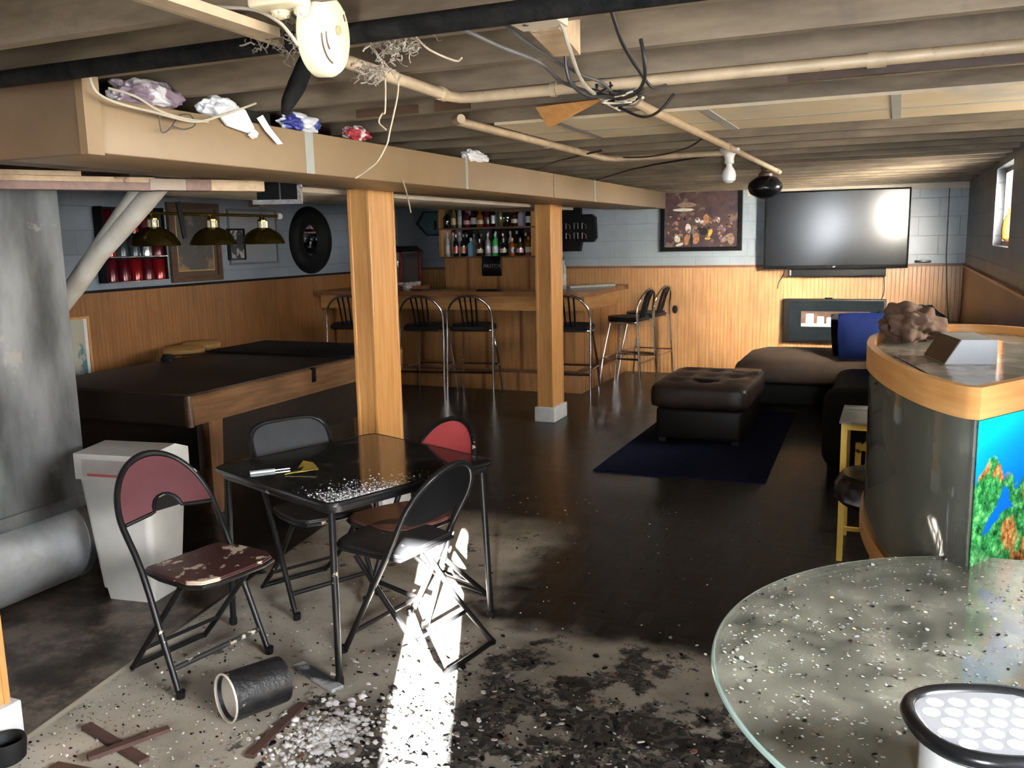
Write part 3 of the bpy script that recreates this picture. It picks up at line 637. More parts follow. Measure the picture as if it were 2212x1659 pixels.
# gold stools by the left wall
gs = thing('round_stool', 'gold topped round stool behind pool table, nearer the steel duct', 'stool', (-5.83, 6.07, 0), group='gold round stools')
MB().lathe([(.0, .70), (.15, .70), (.175, .715), (.175, .745), (.15, .765), (.0, .768)], 26).build('seat', 'gold', gs, world=False)
for k in range(4):
    a = PI/4+k*PI/2
    MB().tube([(.12*math.cos(a), .12*math.sin(a), .70), (.19*math.cos(a), .19*math.sin(a), 0)], .016, 8).build('leg', 'gold', gs, world=False)
m = MB(); m.tube([(.165*math.cos(a), .165*math.sin(a), .26) for a in [k*PI/12 for k in range(24)]], .009, 6, closed=True); m.build('footrest', 'brass', gs, world=False)
dup(gs, (-5.98, 6.45, 0), R(20), 'gold topped round stool behind pool table, farther from the steel duct')

# billiard lamp
bl = thing('billiard_lamp', 'brass billiard lamp with three shades hanging above the pool table', 'lamp', (-4.4, 5.0, 1.65))
XLm = -4.4
MB().tube([(XLm, 4.20, 1.865), (XLm, 5.66, 1.865)], .011, 10).build('bar', 'brass', bl)
MB().blob((XLm, 5.69, 1.865), .026, .026, .026, 2).build('ball_finial', 'porcelain', bl)
MB().blob((XLm, 4.19, 1.865), .026, .026, .026, 2).build('ball_finial', 'porcelain', bl)
for yy in (4.40, 4.94, 5.48):
    T = Matrix.Translation((XLm, yy, 1.655))
    sh = MB().lathe([(.155, 0), (.16, .003), (.152, .03), (.125, .075), (.085, .105), (.045, .122), (.042, .118), (.08, .099), (.118, .07), (.146, .03), (.152, .003)], 28, T, cap=False).build('lamp_shade', 'brass', bl)
    MB().lathe([(.030, .118), (.034, .125), (.034, .165), (.030, .172)], 14, T).build('glass_gallery', 'neck', sh)
    MB().lathe([(.036, .168), (.036, .178), (.022, .19), (.014, .215)], 14, T).build('socket', 'brass', sh)
    m = MB()
    for a in range(6): m.tube([(XLm+.035*math.cos(a*PI/3), yy+.035*math.sin(a*PI/3), 1.778), (XLm+.035*math.cos(a*PI/3), yy+.035*math.sin(a*PI/3), 1.824)], .004, 5)
    m.build('gallery_post', 'brass', sh)
MB().tube([(XLm, 4.40, 1.87), (XLm, 4.40, 1.99), (XLm, 4.40, 2.14)], .005, 6).tube([(XLm, 5.48, 1.87), (XLm, 5.48, 2.14)], .005, 6).build('chain', 'brass', bl)
MB().box(XLm-.05, XLm+.05, 5.40, 5.56, 1.93, 1.965).build('canopy', 'darkwood', bl)
solo('black_strap', MB().beam((-4.2, 4.42, 1.93), (-4.2, 4.46, 1.70), .01, .035), 'blackmatte', 'black strap hanging in front of the left brass shade', 'strap', loc=(-4.2, 4.44, 1.7))

# ------------------------------------------------------------------ things on the left wall
def wall_frame(name, label, cat, y0, y1, z0, z1, d, fw, fmat, parts):
    t = thing(name, label, cat, (XL, (y0+y1)/2, z0))
    m = MB(); m.box(XL, XL+d, y0, y1, z0, z0+fw).box(XL, XL+d, y0, y1, z1-fw, z1).box(XL, XL+d, y0, y0+fw, z0+fw, z1-fw).box(XL, XL+d, y1-fw, y1, z0+fw, z1-fw)
    m.build('frame', fmat, t)
    for n, mt, a in parts: 
        q = MB()
        for bx in a: q.box(*bx)
        q.build(n, mt, t)
    return t
y0, y1, z0, z1 = 6.42, 7.10, 1.312, 2.06
wall_frame('picture_frame', 'dark framed picture with gold line behind the middle brass shade', 'picture', y0, y1, z0, z1, .035, .055, 'darkwood', [
    ('mat_board', pm('brown_mat', (0.085, 0.05, 0.03), (0.11, 0.065, 0.04), 6), [(XL, XL+.014, y0+.05, y1-.05, z0+.05, z1-.05)]),
    ('gilt_border', 'goldline', [(XL+.014, XL+.017, y0+.095, y1-.095, z0+.10, z0+.112), (XL+.014, XL+.017, y0+.095, y1-.095, z1-.112, z1-.10), (XL+.014, XL+.017, y0+.095, y0+.107, z0+.112, z1-.112), (XL+.014, XL+.017, y1-.107, y1-.095, z0+.112, z1-.112)]),
    ('print', pm('brown_scene_print', (0.05, 0.045, 0.04), (0.22, 0.11, 0.05), 3.2, (1, 1, 1), 0.25, edge=(0.5, 0.56), extra=((0.10, 0.10, 0.10), 4, 0.55, 0.05)), [(XL+.0141, XL+.016, y0+.107, y1-.107, z0+.112, z1-.112)])])
y0, y1, z0, z1 = 7.24, 8.02, 1.45, 2.02
wall_frame('wide_frame', 'wide pale thin framed board behind the right brass shade', 'picture', y0, y1, z0, z1, .02, .022, pm('thin_grey_frame', (0.17, 0.18, 0.19), (0.13, 0.14, 0.15), 6), [
    ('backing', pm('pale_grey_board', (0.29, 0.30, 0.32), (0.26, 0.27, 0.29), 4, rough=0.5), [(XL, XL+.008, y0+.02, y1-.02, z0+.02, z1-.02)])])
y0, y1, z0, z1 = 7.22, 7.46, 1.50, 1.82
t = wall_frame('photo_frame', 'small black framed photo overlapping left side of wide pale frame', 'picture', y0, y1, z0, z1, .04, .02, 'blackplain', [
    ('photo', pm('black_white_photo', (0.03, 0.03, 0.035), (0.42, 0.42, 0.44), 11, rough=0.3, edge=(0.5, 0.56)), [(XL+.021, XL+.03, y0+.02, y1-.02, z0+.02, z1-.02)])])
# round black mirror
rm = thing('round_mirror', 'round mirror with a very wide black rim on the left wall', 'mirror', (XL, 8.62, 1.69))
TM = Matrix.Translation((XL, 8.62, 1.69)) @ Matrix.Rotation(PI/2, 4, 'Y')
MB().lathe([(.175, .01), (.18, .045), (.24, .075), (.31, .08), (.36, .06), (.385, .02), (.385, .0), (.175, .0)], 48, TM, cap=False).build('rim', 'blackmatte', rm)
MB().lathe([(.0, .005), (.178, .005), (.178, .012), (.0, .012)], 40, TM).build('glass', 'mirror', rm)
# tins display
ts = thing('tin_display', 'wall display shelf of red and silver tins left of dark picture', 'shelf', (XL, 5.94, 1.35))
ty0, ty1, tz0 = 5.60, 6.28, 1.355
MB().box(XL, XL+.006, ty0, ty1, tz0, 2.0).build('back_panel', 'blackmatte', ts)
for zz_ in (1.352, 1.565, 1.775): MB().box(XL+.0061, XL+.13, ty0, ty1, zz_, zz_+.008).build('shelf', 'tinsteel', ts)
for ya, yb in ((ty0-.008, ty0), (ty1, ty1+.008)): MB().box(XL+.0061, XL+.11, ya, yb, 1.352, 2.0).build('side', 'blackmatte', ts)
rows = [('lowest', 1.361, ['tindark', 'tindark', 'tinred', 'tindark', 'tinred']), ('middle', 1.574, ['tinred', 'tinblack', 'tinblack', 'tinsteel', 'tindark']), ('top', 1.784, ['tindark', 'tinblack', 'tinred', 'tindark', 'tinblack'])]
cname = {'tindark': 'dark red', 'tinred': 'bright red', 'tinblack': 'slate grey', 'tinsteel': 'silver'}
ords = ['first', 'second', 'third', 'fourth', 'fifth', 'sixth', 'seventh', 'eighth', 'ninth', 'tenth', 'eleventh', 'twelfth', 'thirteenth']
for rn, zc, cols in rows:
    for i, c in enumerate(cols):
        hh = .185 if rn != 'middle' else .18
        solo('tin', MB().lathe([(.054, 0), (.058, .004), (.058, hh-.006), (.054, hh)], 22), c, f'{cname[c]} tin, {ords[i]} from the left on the {rn} row of the wall display', 'tin', 'tins in the wall display').location = (XL+.066, ty0+.068+i*.136, zc)
# poster leaning on the left wall
ps = thing('leaning_poster', 'framed teal and cream poster half hidden behind the steel duct', 'poster', (XL, 5.15, .42))
MB().box(XL+.018, XL+.045, 4.75, 5.42, .42, .44).box(XL+.018, XL+.045, 4.75, 5.42, 1.07, 1.09).box(XL+.018, XL+.045, 5.40, 5.42, .44, 1.07).build('frame', 'oak', ps)
MB().box(XL+.02, XL+.03, 4.75, 5.40, .44, 1.07).build('print', pm('teal_print', (0.42, 0.40, 0.30), (0.08, 0.20, 0.24), 2.5, edge=(0.48, 0.52)), ps)
MB().box(XL+.031, XL+.034, 5.37, 5.40, .44, 1.07).build('white_margin', 'white', ps)

# ------------------------------------------------------------------ card table
TC, TR = Vector((-2.098, 3.12, 0)), R(-20.9)
ct = thing('card_table', 'square black folding card table, wet glossy top with white splashes', 'table', TC, TR)
hs = .432
def rrect(hx, hy, r, z, n=5):
    pts = []
    for cx_, cy_, a0 in ((hx-r, hy-r, 0), (-hx+r, hy-r, PI/2), (-hx+r, -hy+r, PI), (hx-r, -hy+r, 1.5*PI)):
        for k in range(n+1):
            a = a0+PI/2*k/n; pts.append((cx_+r*math.cos(a), cy_+r*math.sin(a), z))
    return pts
MB().prism(rrect(hs-.008, hs-.008, .05, .700), (0, 0, .016)).build('top', 'tabletop', ct, world=False)
m = MB(); m.tube(rrect(hs-.004, hs-.004, .05, .708), .010, 8, closed=True); m.build('edge_rim', 'blackplain', ct, world=False)
m = MB(); m.tube(rrect(hs-.03, hs-.03, .05, .682), .016, 8, closed=True); m.build('apron', 'blackmetal', ct, world=False)
for sx in (-1, 1):
    for sy in (-1, 1):
        l = MB().tube([(sx*.385, sy*.385, .69), (sx*.402, sy*.402, .02)], .0135, 10).build('leg', 'blackmetal', ct, world=False)
        MB().tube([(sx*.402, sy*.402, .03), (sx*.403, sy*.403, 0)], .017, 10).build('rubber_foot', 'blackmatte', l, world=False)
m = MB()
for i in range(1500):
    x_ = hs-.015-abs(random.gauss(0, .085)); y_ = -hs+.02+abs(random.gauss(0, .20))
    if random.random() < .25: x_, y_ = hs-.012, -hs+.06+.25*random.random()
    if y_ > .25 or x_ < -.1: continue
    m.flake((x_, y_, .7162), random.choice([.001, .0012, .0015, .002, .002, .003, .004, .006]), .0005, 0, 7)
m.build('splash', 'splash', ct, world=False)['kind'] = 'stuff'
# papers on it
m = MB(); a = [(-2.262, 2.856), (-2.16, 2.93), (-2.201, 3.01), (-2.27, 3.06), (-2.306, 3.041), (-2.28, 2.95)]
m.prism([(x, y, .7195+.012*math.sin(i*2.1)) for i, (x, y) in enumerate(a)], (0, 0, .0015))
solo('yellow_wrapper', m, pm('yellow_wrapper', (0.62, 0.47, 0.08), (0.30, 0.20, 0.03), 22, rough=0.3), 'crumpled yellow wrapper lying on the black card table', 'wrapper', loc=(-2.24, 2.97, .7175))
pk = thing('pocket_knife', 'slim silver pocket knife on card table beside yellow wrapper', 'knife', (-2.36, 2.885, .7165))
MB().beam((-2.415, 2.826, .7215), (-2.345, 2.90, .7215), .022, .009).build('handle', 'grey', pk)
MB().beam((-2.345, 2.90, .7215), (-2.305, 2.945, .7215), .014, .003).build('blade', 'tinsteel', pk)

# ------------------------------------------------------------------ folding chairs
def fold_chair(label, loc, rz, frame, backmat, seatmat, style, depth=.38, hb=.82, wb=.20, group='folding chairs at the card table', barpaint=False):
    t = thing('folding_chair', label, 'chair', loc, rz, group)
    ft = .21; straight = style != 'round'; so2 = -.06 if straight else 0.0
    def yb_(z): return -.55*z if straight else (-.19*z/.45 if z < .45 else -.19-.57*(z-.45))
    # continuous front tube: foot, up past the seat, over the back, down to the other foot
    zs = .60 if style == 'round' else (.70 if style == 'low' else .60)
    up = [(-ft, 0, 0.0), (-ft*.98, yb_(.2), .2), (-ft*.95, yb_(.45), .45), (-wb, yb_(zs), zs)]
    arch = []
    e = 2.0 if style != 'low' else 3.6
    for k in range(1, 12):
        a = PI-PI*k/12
        cx_, sz = math.cos(a), math.sin(a)
        x = wb*math.copysign(abs(cx_)**(2/e), cx_); z = zs+(hb-zs)*abs(sz)**(2/e); arch.append((x, yb_(z), z))
    pts = up+arch+[(-x, y, z) for x, y, z in up[::-1]]
    MB().tube(pts, .0125, 10, smooth=3).build('front_frame', frame, t, world=False)
    # rear U leg
    rp = [(-.175, so2, .415), (-.172, -depth*.55, .19), (-.168, -depth*.97, .02), (-.14, -depth, .012), (.14, -depth, .012), (.168, -depth*.97, .02), (.172, -depth*.55, .19), (.175, so2, .415)]
    MB().tube(rp, .0115, 10, smooth=3).build('rear_leg_loop', frame, t, world=False)
    for z_, y_ in ((.10, yb_(.10)),): MB().tube([(-ft*.98, y_, z_), (ft*.98, y_, z_)], .011, 8).build('front_stretcher', 'striped' if barpaint else frame, t, world=False)
    MB().tube([(-.17, -depth*.72, .115), (.17, -depth*.72, .115)], .008, 8).build('rear_stretcher', frame, t, world=False)
    for sx in (-1, 1):
        MB().tube([(sx*ft, .004, .03), (sx*ft, -.002, .0)], .0165, 10).build('rubber_foot', 'blackmatte', t, world=False)
    # seat
    m = MB(); sp = []
    for (x, y) in [(-.165, -.225), (.165, -.225), (.185, -.10), (.19, .06), (.16, .115), (.10, .135), (-.10, .135), (-.16, .115), (-.19, .06), (-.185, -.10)]:
        sp.append((x, y+so2, .428+.035*(y+.225)*.6))
    m.prism(sp, (0, 0, .022)); 
    bmesh.ops.bevel(m.bm, geom=[e_ for e_ in m.bm.edges], offset=.006, segments=2, affect='EDGES')
    m.build('seat', seatmat, t, world=False)
    MB().tube([(sp[i][0]*1.0, sp[i][1], sp[i][2]+.002) for i in range(len(sp))], .009, 8, closed=True).build('seat_rim', frame, t, world=False)
    # backrest panel
    m = MB(); poly = []
    if style == 'round':
        zb = .625
        for k in range(0, 21):
            a = PI-PI*k/20; z = zb+(hb-.012-zb)*math.sin(a)
            poly.append(((wb-.010)*math.cos(a), z))
        lo = [(wb-.012, zb-.012), (.075, zb+.005)]
        for k in range(0, 9):
            a = PI*k/8; lo.append((.058*math.cos(a), zb+.008+.052*math.sin(a)))
        lo += [(-.075, zb+.005), (-(wb-.012), zb-.012)]
        poly += lo
        rim = [(wb-.012, zb-.014), (.08, zb+.0)]+[(.062*math.cos(PI*k/8), zb+.004+.052*math.sin(PI*k/8)) for k in range(9)]+[(-.08, zb+.0), (-(wb-.012), zb-.014)]
        MB().tube([(x, yb_(z)+.002, z) for x, z in rim], .008, 8).build('lower_rail', 'blackplain', t, world=False)
        MB().prism([(.058*math.cos(PI*k/8), yb_(zb+.005+.05*math.sin(PI*k/8))-.004, zb+.005+.05*math.sin(PI*k/8)) for k in range(9)], (0, .008, 0)).build('notch_plate', 'blackplain', t, world=False)
    elif style == 'low':
        for k in range(0, 21):
            a = PI-PI*k/20; cx_, sz = math.cos(a), math.sin(a)
            poly.append(((wb-.006)*math.copysign(abs(cx_)**(2/3.6), cx_), .672+(hb-.006-.672)*abs(sz)**(2/3.6)))
        poly += [(wb-.02, .655), (-(wb-.02), .655)]
    else:
        for k in range(0, 17):
            a = PI-PI*k/16; poly.append(((wb-.006)*math.cos(a), .61+(hb-.008-.61)*math.sin(a)))
        for k in range(1, 12):
            a = PI*k/12; poly.append(((wb-.010)*math.cos(a), .61-.062*math.sin(a)))
    pp = [(x, yb_(z)-.005, z) for x, z in poly]
    m.prism(pp, (0, .010, .0)); m.build('backrest', backmat, t, world=False)
    return t
M['striped'] = pm('chipped_stretcher', (0.02, 0.02, 0.02), (0.5, 0.42, 0.31), 14, (1, 1, 1), 0.4, edge=(0.54, 0.57))
def fc(fx, fy, d):   # world loc (centre of the front feet) and heading of local +Y
    return (fx, fy, 0), math.atan2(d[1], d[0])-PI/2
l, r = fc(-2.323, 2.508, (.983, -.184)); fold_chair('maroon backed folding chair with peeling seat, left of the card table', l, r, 'blackmetal', 'maroon', 'peel', 'round', .36, .835, .205, barpaint=True)
l, r = fc(-2.285, 3.215, (.89, -.455)); fold_chair('black folding chair with low grey back behind the card table', l, r, 'blackmetal', 'greyvinyl', 'dustyblack', 'low', .45, .815, .20)
l, r = fc(-1.99, 3.22, (-.36, -.93)); fold_chair('bright red backed folding chair on far right side of card table', l, r, 'blackmetal', 'red', 'brownvinyl', 'round', .42, .835, .205)
l, r = fc(-1.965, 3.04, (-.98, .18)); fold_chair('black folding chair in the sun streak, front right of card table', l, r, 'blackmetal', 'blackplain', 'dustyblack', 'lens', .48, .80, .205)

# ------------------------------------------------------------------ bar
ba = thing('home_bar', 'L shaped oak home bar with foot step and dark counter', 'bar', (-4.4, 9.6, 0))
bxr, byf = -3.15, 9.00        # faces of the upper panels
MB().box(XL+.04, bxr, byf, byf+.03, .20, 1.05).build('front_panel', 'bar_x', ba)
MB().box(bxr-.03, bxr, byf+.03, YB-.04, .20, 1.05).build('side_panel', 'bar_y', ba)
MB().box(XL+.04, -3.04, 8.88, byf, 0, .20, bevel=.004).build('front_step', 'bar_x', ba)
MB().box(bxr, -3.04, byf, YB-.04, 0, .20, bevel=.004).build('side_step', 'bar_y', ba)
MB().box(XL+.04, -3.035, 8.872, byf, .2005, .222).box(bxr+.001, -3.032, byf, YB-.04, .2005, .222).build('step_cap', 'redwood', ba)
MB().box(XL+.04, -2.95, 8.72, 8.75, .90, 1.055).build('front_apron', 'oak_h', ba)
MB().box(XL+.04, -2.95, 8.75, byf, .90, .915).build('apron_soffit', 'redwood', ba)
MB().box(-2.98, -2.95, 8.75, 10.05, .90, 1.055).build('side_apron', 'oak_h', ba)
MB().box(bxr, -2.98, byf, 10.05, .90, .915).build('side_soffit', 'oak_h', ba)
def counter_outline(z):
    r = .16; o = [(XL+.04, 8.60, z)]
    for k in range(9):
        a = -PI/2+PI/2*k/8; o.append((-2.86-r+r*math.cos(a), 8.60+r+r*math.sin(a), z))
    for k in range(7):
        a = PI/2*k/6; o.append((-2.86-.12+.12*math.cos(a), 10.18-.12+.12*math.sin(a), z))
    o += [(-3.45, 10.18, z), (-3.45, 9.035, z), (-5.42, 9.035, z), (-5.42, 9.95, z), (XL+.04, 9.95, z)]
    return o
MB().prism(counter_outline(1.056), (0, 0, .05)).build('countertop', pm('varnished_counter', (0.20, 0.085, 0.035), (0.28, 0.13, 0.055), 2.5, (1.2, 8, 8), 0.22), ba, angle=30)
solo('bar_mat', MB().box(-4.16, -3.90, 8.66, 8.78, 1.1065, 1.128, bevel=.008), 'blackmatte', 'black rubber bar mat on the front edge of the counter', 'mat', loc=(-4.03, 8.72, 1.1065))
solo('paper_tray', MB().beam((-3.36, 9.3, 1.118), (-2.98, 9.75, 1.122), .20, .022), pm('pale_tray', (0.55, 0.55, 0.46), (0.48, 0.48, 0.40), 9), 'pale flat tray on the counter behind the post by the bar corner', 'tray', loc=(-3.17, 9.5, 1.107))

# bar stools
bs = thing('bar_stool', 'chrome bar stool, third from the left along the bar front', 'bar stool', (-4.06, 8.42, 0), R(10), 'chrome bar stools')
up = [(-.25, -.27, 0), (-.246, -.245, .40), (-.243, -.225, .74), (-.24, -.225, .86), (-.215, -.245, .97), (-.13, -.275, 1.06), (0, -.285, 1.09)]
MB().tube(up+[(-x, y, z) for x, y, z in up[-2::-1]], .0125, 10, smooth=3).build('rear_hoop', 'chrome', bs, world=False)
for sx in (-1, 1): MB().tube([(sx*.165, .12, .725), (sx*.20, .19, .35), (sx*.225, .235, 0)], .0115, 8).build('front_leg', 'chrome', bs, world=False)
m = MB(); sp = []
for k in range(17):
    a = PI*k/16; sp.append((.225*math.cos(a), -.02+.215*math.sin(a)**.8, .735))
sp += [(-.225, -.17, .735), (-.19, -.205, .735), (.19, -.205, .735), (.225, -.17, .735)]
m.prism(sp, (0, 0, .05)); bmesh.ops.bevel(m.bm, geom=[e_ for e_ in m.bm.edges if e_.is_boundary is False and abs(e_.verts[0].co.z-e_.verts[1].co.z) < .001 and e_.verts[0].co.z > .76], offset=.018, segments=3, affect='EDGES')
m.build('seat', 'blackmatte', bs, world=False)
MB().tube([(x*1.0, y*1.0, .728) for x, y, z in sp], .010, 8, closed=True).build('seat_ring', 'chrome', bs, world=False)
for xx in (-.085, -.03, .03, .085):
    zt = 1.085-.06*abs(xx)/.1*.4
    MB().tube([(xx, -.283, zt-.004), (xx*.95, -.245, .97), (xx*.9, -.215, .86), (xx*.85, -.185, .76)], .0095, 8, smooth=3).build('back_slat', 'blackplain', bs, world=False)
for (a, b_) in (((-.236, -.25, .295), (.236, -.25, .295)), ((-.205, .195, .33), (.205, .195, .33)), ((-.238, -.252, .33), (-.206, .198, .33)), ((.238, -.252, .33), (.206, .198, .33))):
    MB().tube([a, b_], .0105, 8).build('foot_rail', 'chrome', bs, world=False)
dup(bs, (-4.57, 8.33, 0), R(8), 'chrome bar stool, second from the left, just right of the big post')
dup(bs, (-5.50, 8.33, 0), R(14), 'chrome bar stool farthest left, mostly hidden behind the big post')
dup(bs, (-3.02, 8.58, 0), R(3), 'chrome bar stool half hidden behind the post by the bar corner')
dup(bs, (-2.74, 9.55, 0), R(84), 'chrome bar stool seen side on at the bar end, the nearer one')
dup(bs, (-2.70, 10.16, 0), R(82), 'chrome bar stool at the bar end nearest to the back wall')

# back bar cabinet with bottle shelves
bb = thing('back_bar', 'oak back bar cabinet with two bottle shelves against back wall', 'cabinet', (-4.75, 10.4, 0))
b0, b1 = -5.44, -4.10
MB().box(b0+.07, b1-.02, 10.28, 10.30, 0, 1.425).box(b0+.07, b0+.09, 10.30, YB-.04, 0, 1.425).box(b1-.04, b1-.02, 10.30, YB-.04, 0, 1.425).build('cabinet_front', 'bar_x', bb)
for zt in (1.427, 1.79):
    MB().box(b0, b1, 10.26, YB-.04, zt, zt+.022).build('shelf', 'redwood', bb)
MB().box(b0, b0+.03, 10.27, YB-.04, 1.45, 2.14).build('side_panel', 'oak', bb)
MB().box(b1-.06, b1, 10.27, YB-.04, 1.45, 2.14).build('side_panel', 'oak', bb)
MB().box(b0+.03, b1-.06, YB-.045, YB-.042, 1.45, 2.14).build('back_mirror', pm('dark_mirror', (0.10, 0.10, 0.10), (0.08, 0.08, 0.08), 2, rough=0.05, metal=1), bb)
# bottles
def col(n, c, rough=.08): 
    return pm(n, c, tuple(x*.75 for x in c), 7, rough=rough, spec=.8, coat=.6)
BC = {'clear': col('clear_bottle', (.42, .46, .46)), 'dark': col('dark_bottle', (.015, .013, .012)), 'blue': col('pale_blue_bottle', (.18, .38, .52)), 'green': col('bright_green_bottle', (.04, .55, .08)),
      'amber': col('amber_bottle', (.30, .085, .012)), 'brown': col('brown_bottle', (.07, .028, .012)), 'olive': col('olive_bottle', (.16, .17, .05)), 'wine red': col('wine_bottle', (.11, .010, .020)), 'milky': col('milky_bottle', (.40, .39, .38)), 'lilac': col('lilac_bottle', (.38, .37, .50))}
LC = {'cream': col('cream_label', (.50, .43, .27), .5), 'white': col('white_label', (.62, .61, .60), .5), 'black': col('black_label', (.02, .02, .02), .4), 'orange': col('orange_label', (.62, .16, .02), .4), 'red': col('red_label', (.55, .02, .02), .4), 'pink': col('pink_label', (.6, .27, .27), .4), 'gold': col('gold_label', (.48, .29, .07), .4)}
PROF = {'tall': [(.034, 0), (.037, .004), (.037, .17), (.030, .195), (.014, .215), (.013, .275)],
        'stout': [(.044, 0), (.047, .004), (.047, .125), (.040, .150), (.016, .172), (.015, .215)],
        'square': [(.040, 0), (.044, .003), (.044, .15), (.036, .163), (.015, .175), (.014, .225)],
        'slim': [(.027, 0), (.029, .003), (.029, .20), (.012, .24), (.011, .30)]}
SC = {'tall': .275, 'stout': .215, 'square': .225, 'slim': .30}
protos = {}
def bottle(kind, c, lab, cap, loc, label, group, s=1.0):
    key = (kind, c, lab, cap)
    if key not in protos:
        seg = 4 if kind == 'square' else 14
        T = Matrix.Rotation(PI/4, 4, 'Z') if kind == 'square' else Matrix.Identity(4)
        t = thing('bottle', label, 'bottle', loc, 0, group)
        MB().lathe(PROF[kind], seg, T).build('body', BC[c], t, world=False)
        h = SC[kind]; r = PROF[kind][-1][0]
        MB().lathe([(r+.002, h-.03), (r+.002, h+.004), (r-.002, h+.008)], 10).build('cap', LC[cap], t, world=False)
        if lab:
            rr = PROF[kind][2][0]*(1.012)
            MB().lathe([(rr, .04), (rr, PROF[kind][2][1]*.72)], seg, T, cap=False).build('paper_label', LC[lab], t, world=False)
        t.scale = (s, s, s); protos[key] = t; return t
    r = dup(protos[key], loc, 0, label, group); r.scale = (s, s, s); return r
z1_, z2_ = 1.4495, 1.8125
low_front = [('slim', 'clear', 'white', 'white'), ('tall', 'dark', 'red', 'red'), ('tall', 'dark', 'orange', 'black'), ('square', 'blue', None, 'white'), ('stout', 'brown', 'cream', 'black'), ('tall', 'milky', 'white', 'white'), ('tall', 'green', 'white', 'white'), ('stout', 'dark', 'cream', 'black'), ('stout', 'amber', 'black', 'orange'), ('stout', 'brown', 'pink', 'black'), ('square', 'amber', 'white', 'orange')]
low_back = [('slim', 'clear', 'cream', 'white'), ('slim', 'clear', None, 'white'), ('tall', 'dark', None, 'black'), ('tall', 'clear', None, 'white'), ('tall', 'brown', None, 'black'), ('slim', 'dark', None, 'black'), ('slim', 'milky', 'white', 'white'), ('tall', 'wine red', 'red', 'red'), ('slim', 'clear', 'black', 'white'), ('slim', 'dark', 'white', 'white'), ('tall', 'brown', None, 'gold'), ('slim', 'clear', 'white', 'black')]
up_front = [('stout', 'dark', None, 'black'), ('tall', 'olive', 'gold', 'gold'), ('slim', 'clear', 'white', 'black'), ('stout', 'wine red', 'pink', 'red'), ('tall', 'dark', 'white', 'white'), ('stout', 'amber', 'cream', 'gold'), ('tall', 'wine red', 'black', 'red'), ('slim', 'dark', 'white', 'white'), ('tall', 'olive', None, 'black'), ('tall', 'dark', None, 'black'), ('stout', 'brown', 'cream', 'orange'), ('square', 'lilac', None, 'white'), ('tall', 'dark', 'white', 'black')]
up_back = [('tall', 'clear', None, 'white'), ('tall', 'dark', None, 'gold'), ('tall', 'clear', None, 'white'), ('tall', 'wine red', None, 'red'), ('tall', 'olive', None, 'black'), ('slim', 'clear', None, 'white'), ('tall', 'dark', None, 'black'), ('tall', 'amber', None, 'gold'), ('tall', 'clear', None, 'white'), ('tall', 'brown', None, 'black')]
for row, zc, yy, rn in ((low_front, z1_, 10.335, 'front row of the lower shelf'), (low_back, z1_, 10.475, 'back row of the lower shelf'), (up_front, z2_, 10.335, 'front row of the upper shelf'), (up_back, z2_, 10.475, 'back row of the upper shelf')):
    n = len(row); step = (b1-.06-b0-.03-.02)/n
    for i, (kd, c, lb_, cp) in enumerate(row):
        extra = f' with {lb_} label' if lb_ else ''
        bottle(kd, c, lb_, cp, (b0+.04+step*(i+.5)+random.uniform(-.006, .006), yy+random.uniform(-.01, .01), zc), f'{c} bottle{extra}, {ords[i]} from left, {rn}', 'bottles on the back bar shelves', 1.0)
# bottles on the counter
bottle('slim', 'clear', 'white', 'black', (-3.30, 9.06, 1.1065), 'tall clear bottle with white label on the bar counter by the post', 'bottles on the bar counter', 1.15)
bottle('tall', 'clear', 'black', 'black', (-3.42, 9.10, 1.1065), 'clear bottle with black label on the bar counter, partly behind the post', 'bottles on the bar counter', 1.05)
# black sign under the shelves
sg = thing('bar_sign', 'small square black sign with slanted grey letters under bottle shelves', 'sign', (-4.695, 10.27, 1.2))
MB().box(-4.83, -4.56, 10.245, 10.279, 1.20, 1.45, bevel=.012).build('board', 'blackplain', sg)
def text(body, size, loc, rot, mat, parent, name, depth=.002, shear=0.0):
    c = bpy.data.curves.new(name, 'FONT'); c.body = body; c.size = size; c.extrude = depth; c.shear = shear; c.align_x = 'CENTER'; c.align_y = 'CENTER'
    c.materials.append(M[mat]); o = bpy.data.objects.new(name, c); COL.objects.link(o)
    bpy.context.view_layer.update()
    me = bpy.data.meshes.new_from_object(o.evaluated_get(bpy.context.evaluated_depsgraph_get())); me.name = name
    bpy.data.objects.remove(o); q = bpy.data.objects.new(name, me); COL.objects.link(q)
    q.parent = parent; q.location = Vector(loc)-parent.location; q.rotation_euler = rot; return q
text('PASTCA', .066, (-4.695, 10.243, 1.325), (PI/2, 0, 0), 'letter', sg, 'lettering', .001, .35)
# hexagonal faint green wall clock/sign
hx = thing('hexagon_sign', 'dark hexagonal sign with faint green face left of bottle shelves', 'sign', (-5.62, YB, 1.87))
def hexa(s, y): return [(-5.60+s*a, y, 1.88+s*b_) for a, b_ in ((-.34, .0), (-.23, .165), (.23, .165), (.34, 0), (.18, -.16), (-.18, -.16))]
MB().prism(hexa(1.0, YB-.06), (0, .06, 0)).build('frame', 'blackplain', hx)
MB().prism(hexa(.86, YB-.064), (0, .003, 0)).build('face', 'teal', hx)
MB().box(-5.66, -5.62, YB-.067, YB-.0645, 1.80, 1.92).box(-5.56, -5.52, YB-.067, YB-.0645, 1.78, 1.94).build('dark_marks', 'blackmatte', hx)
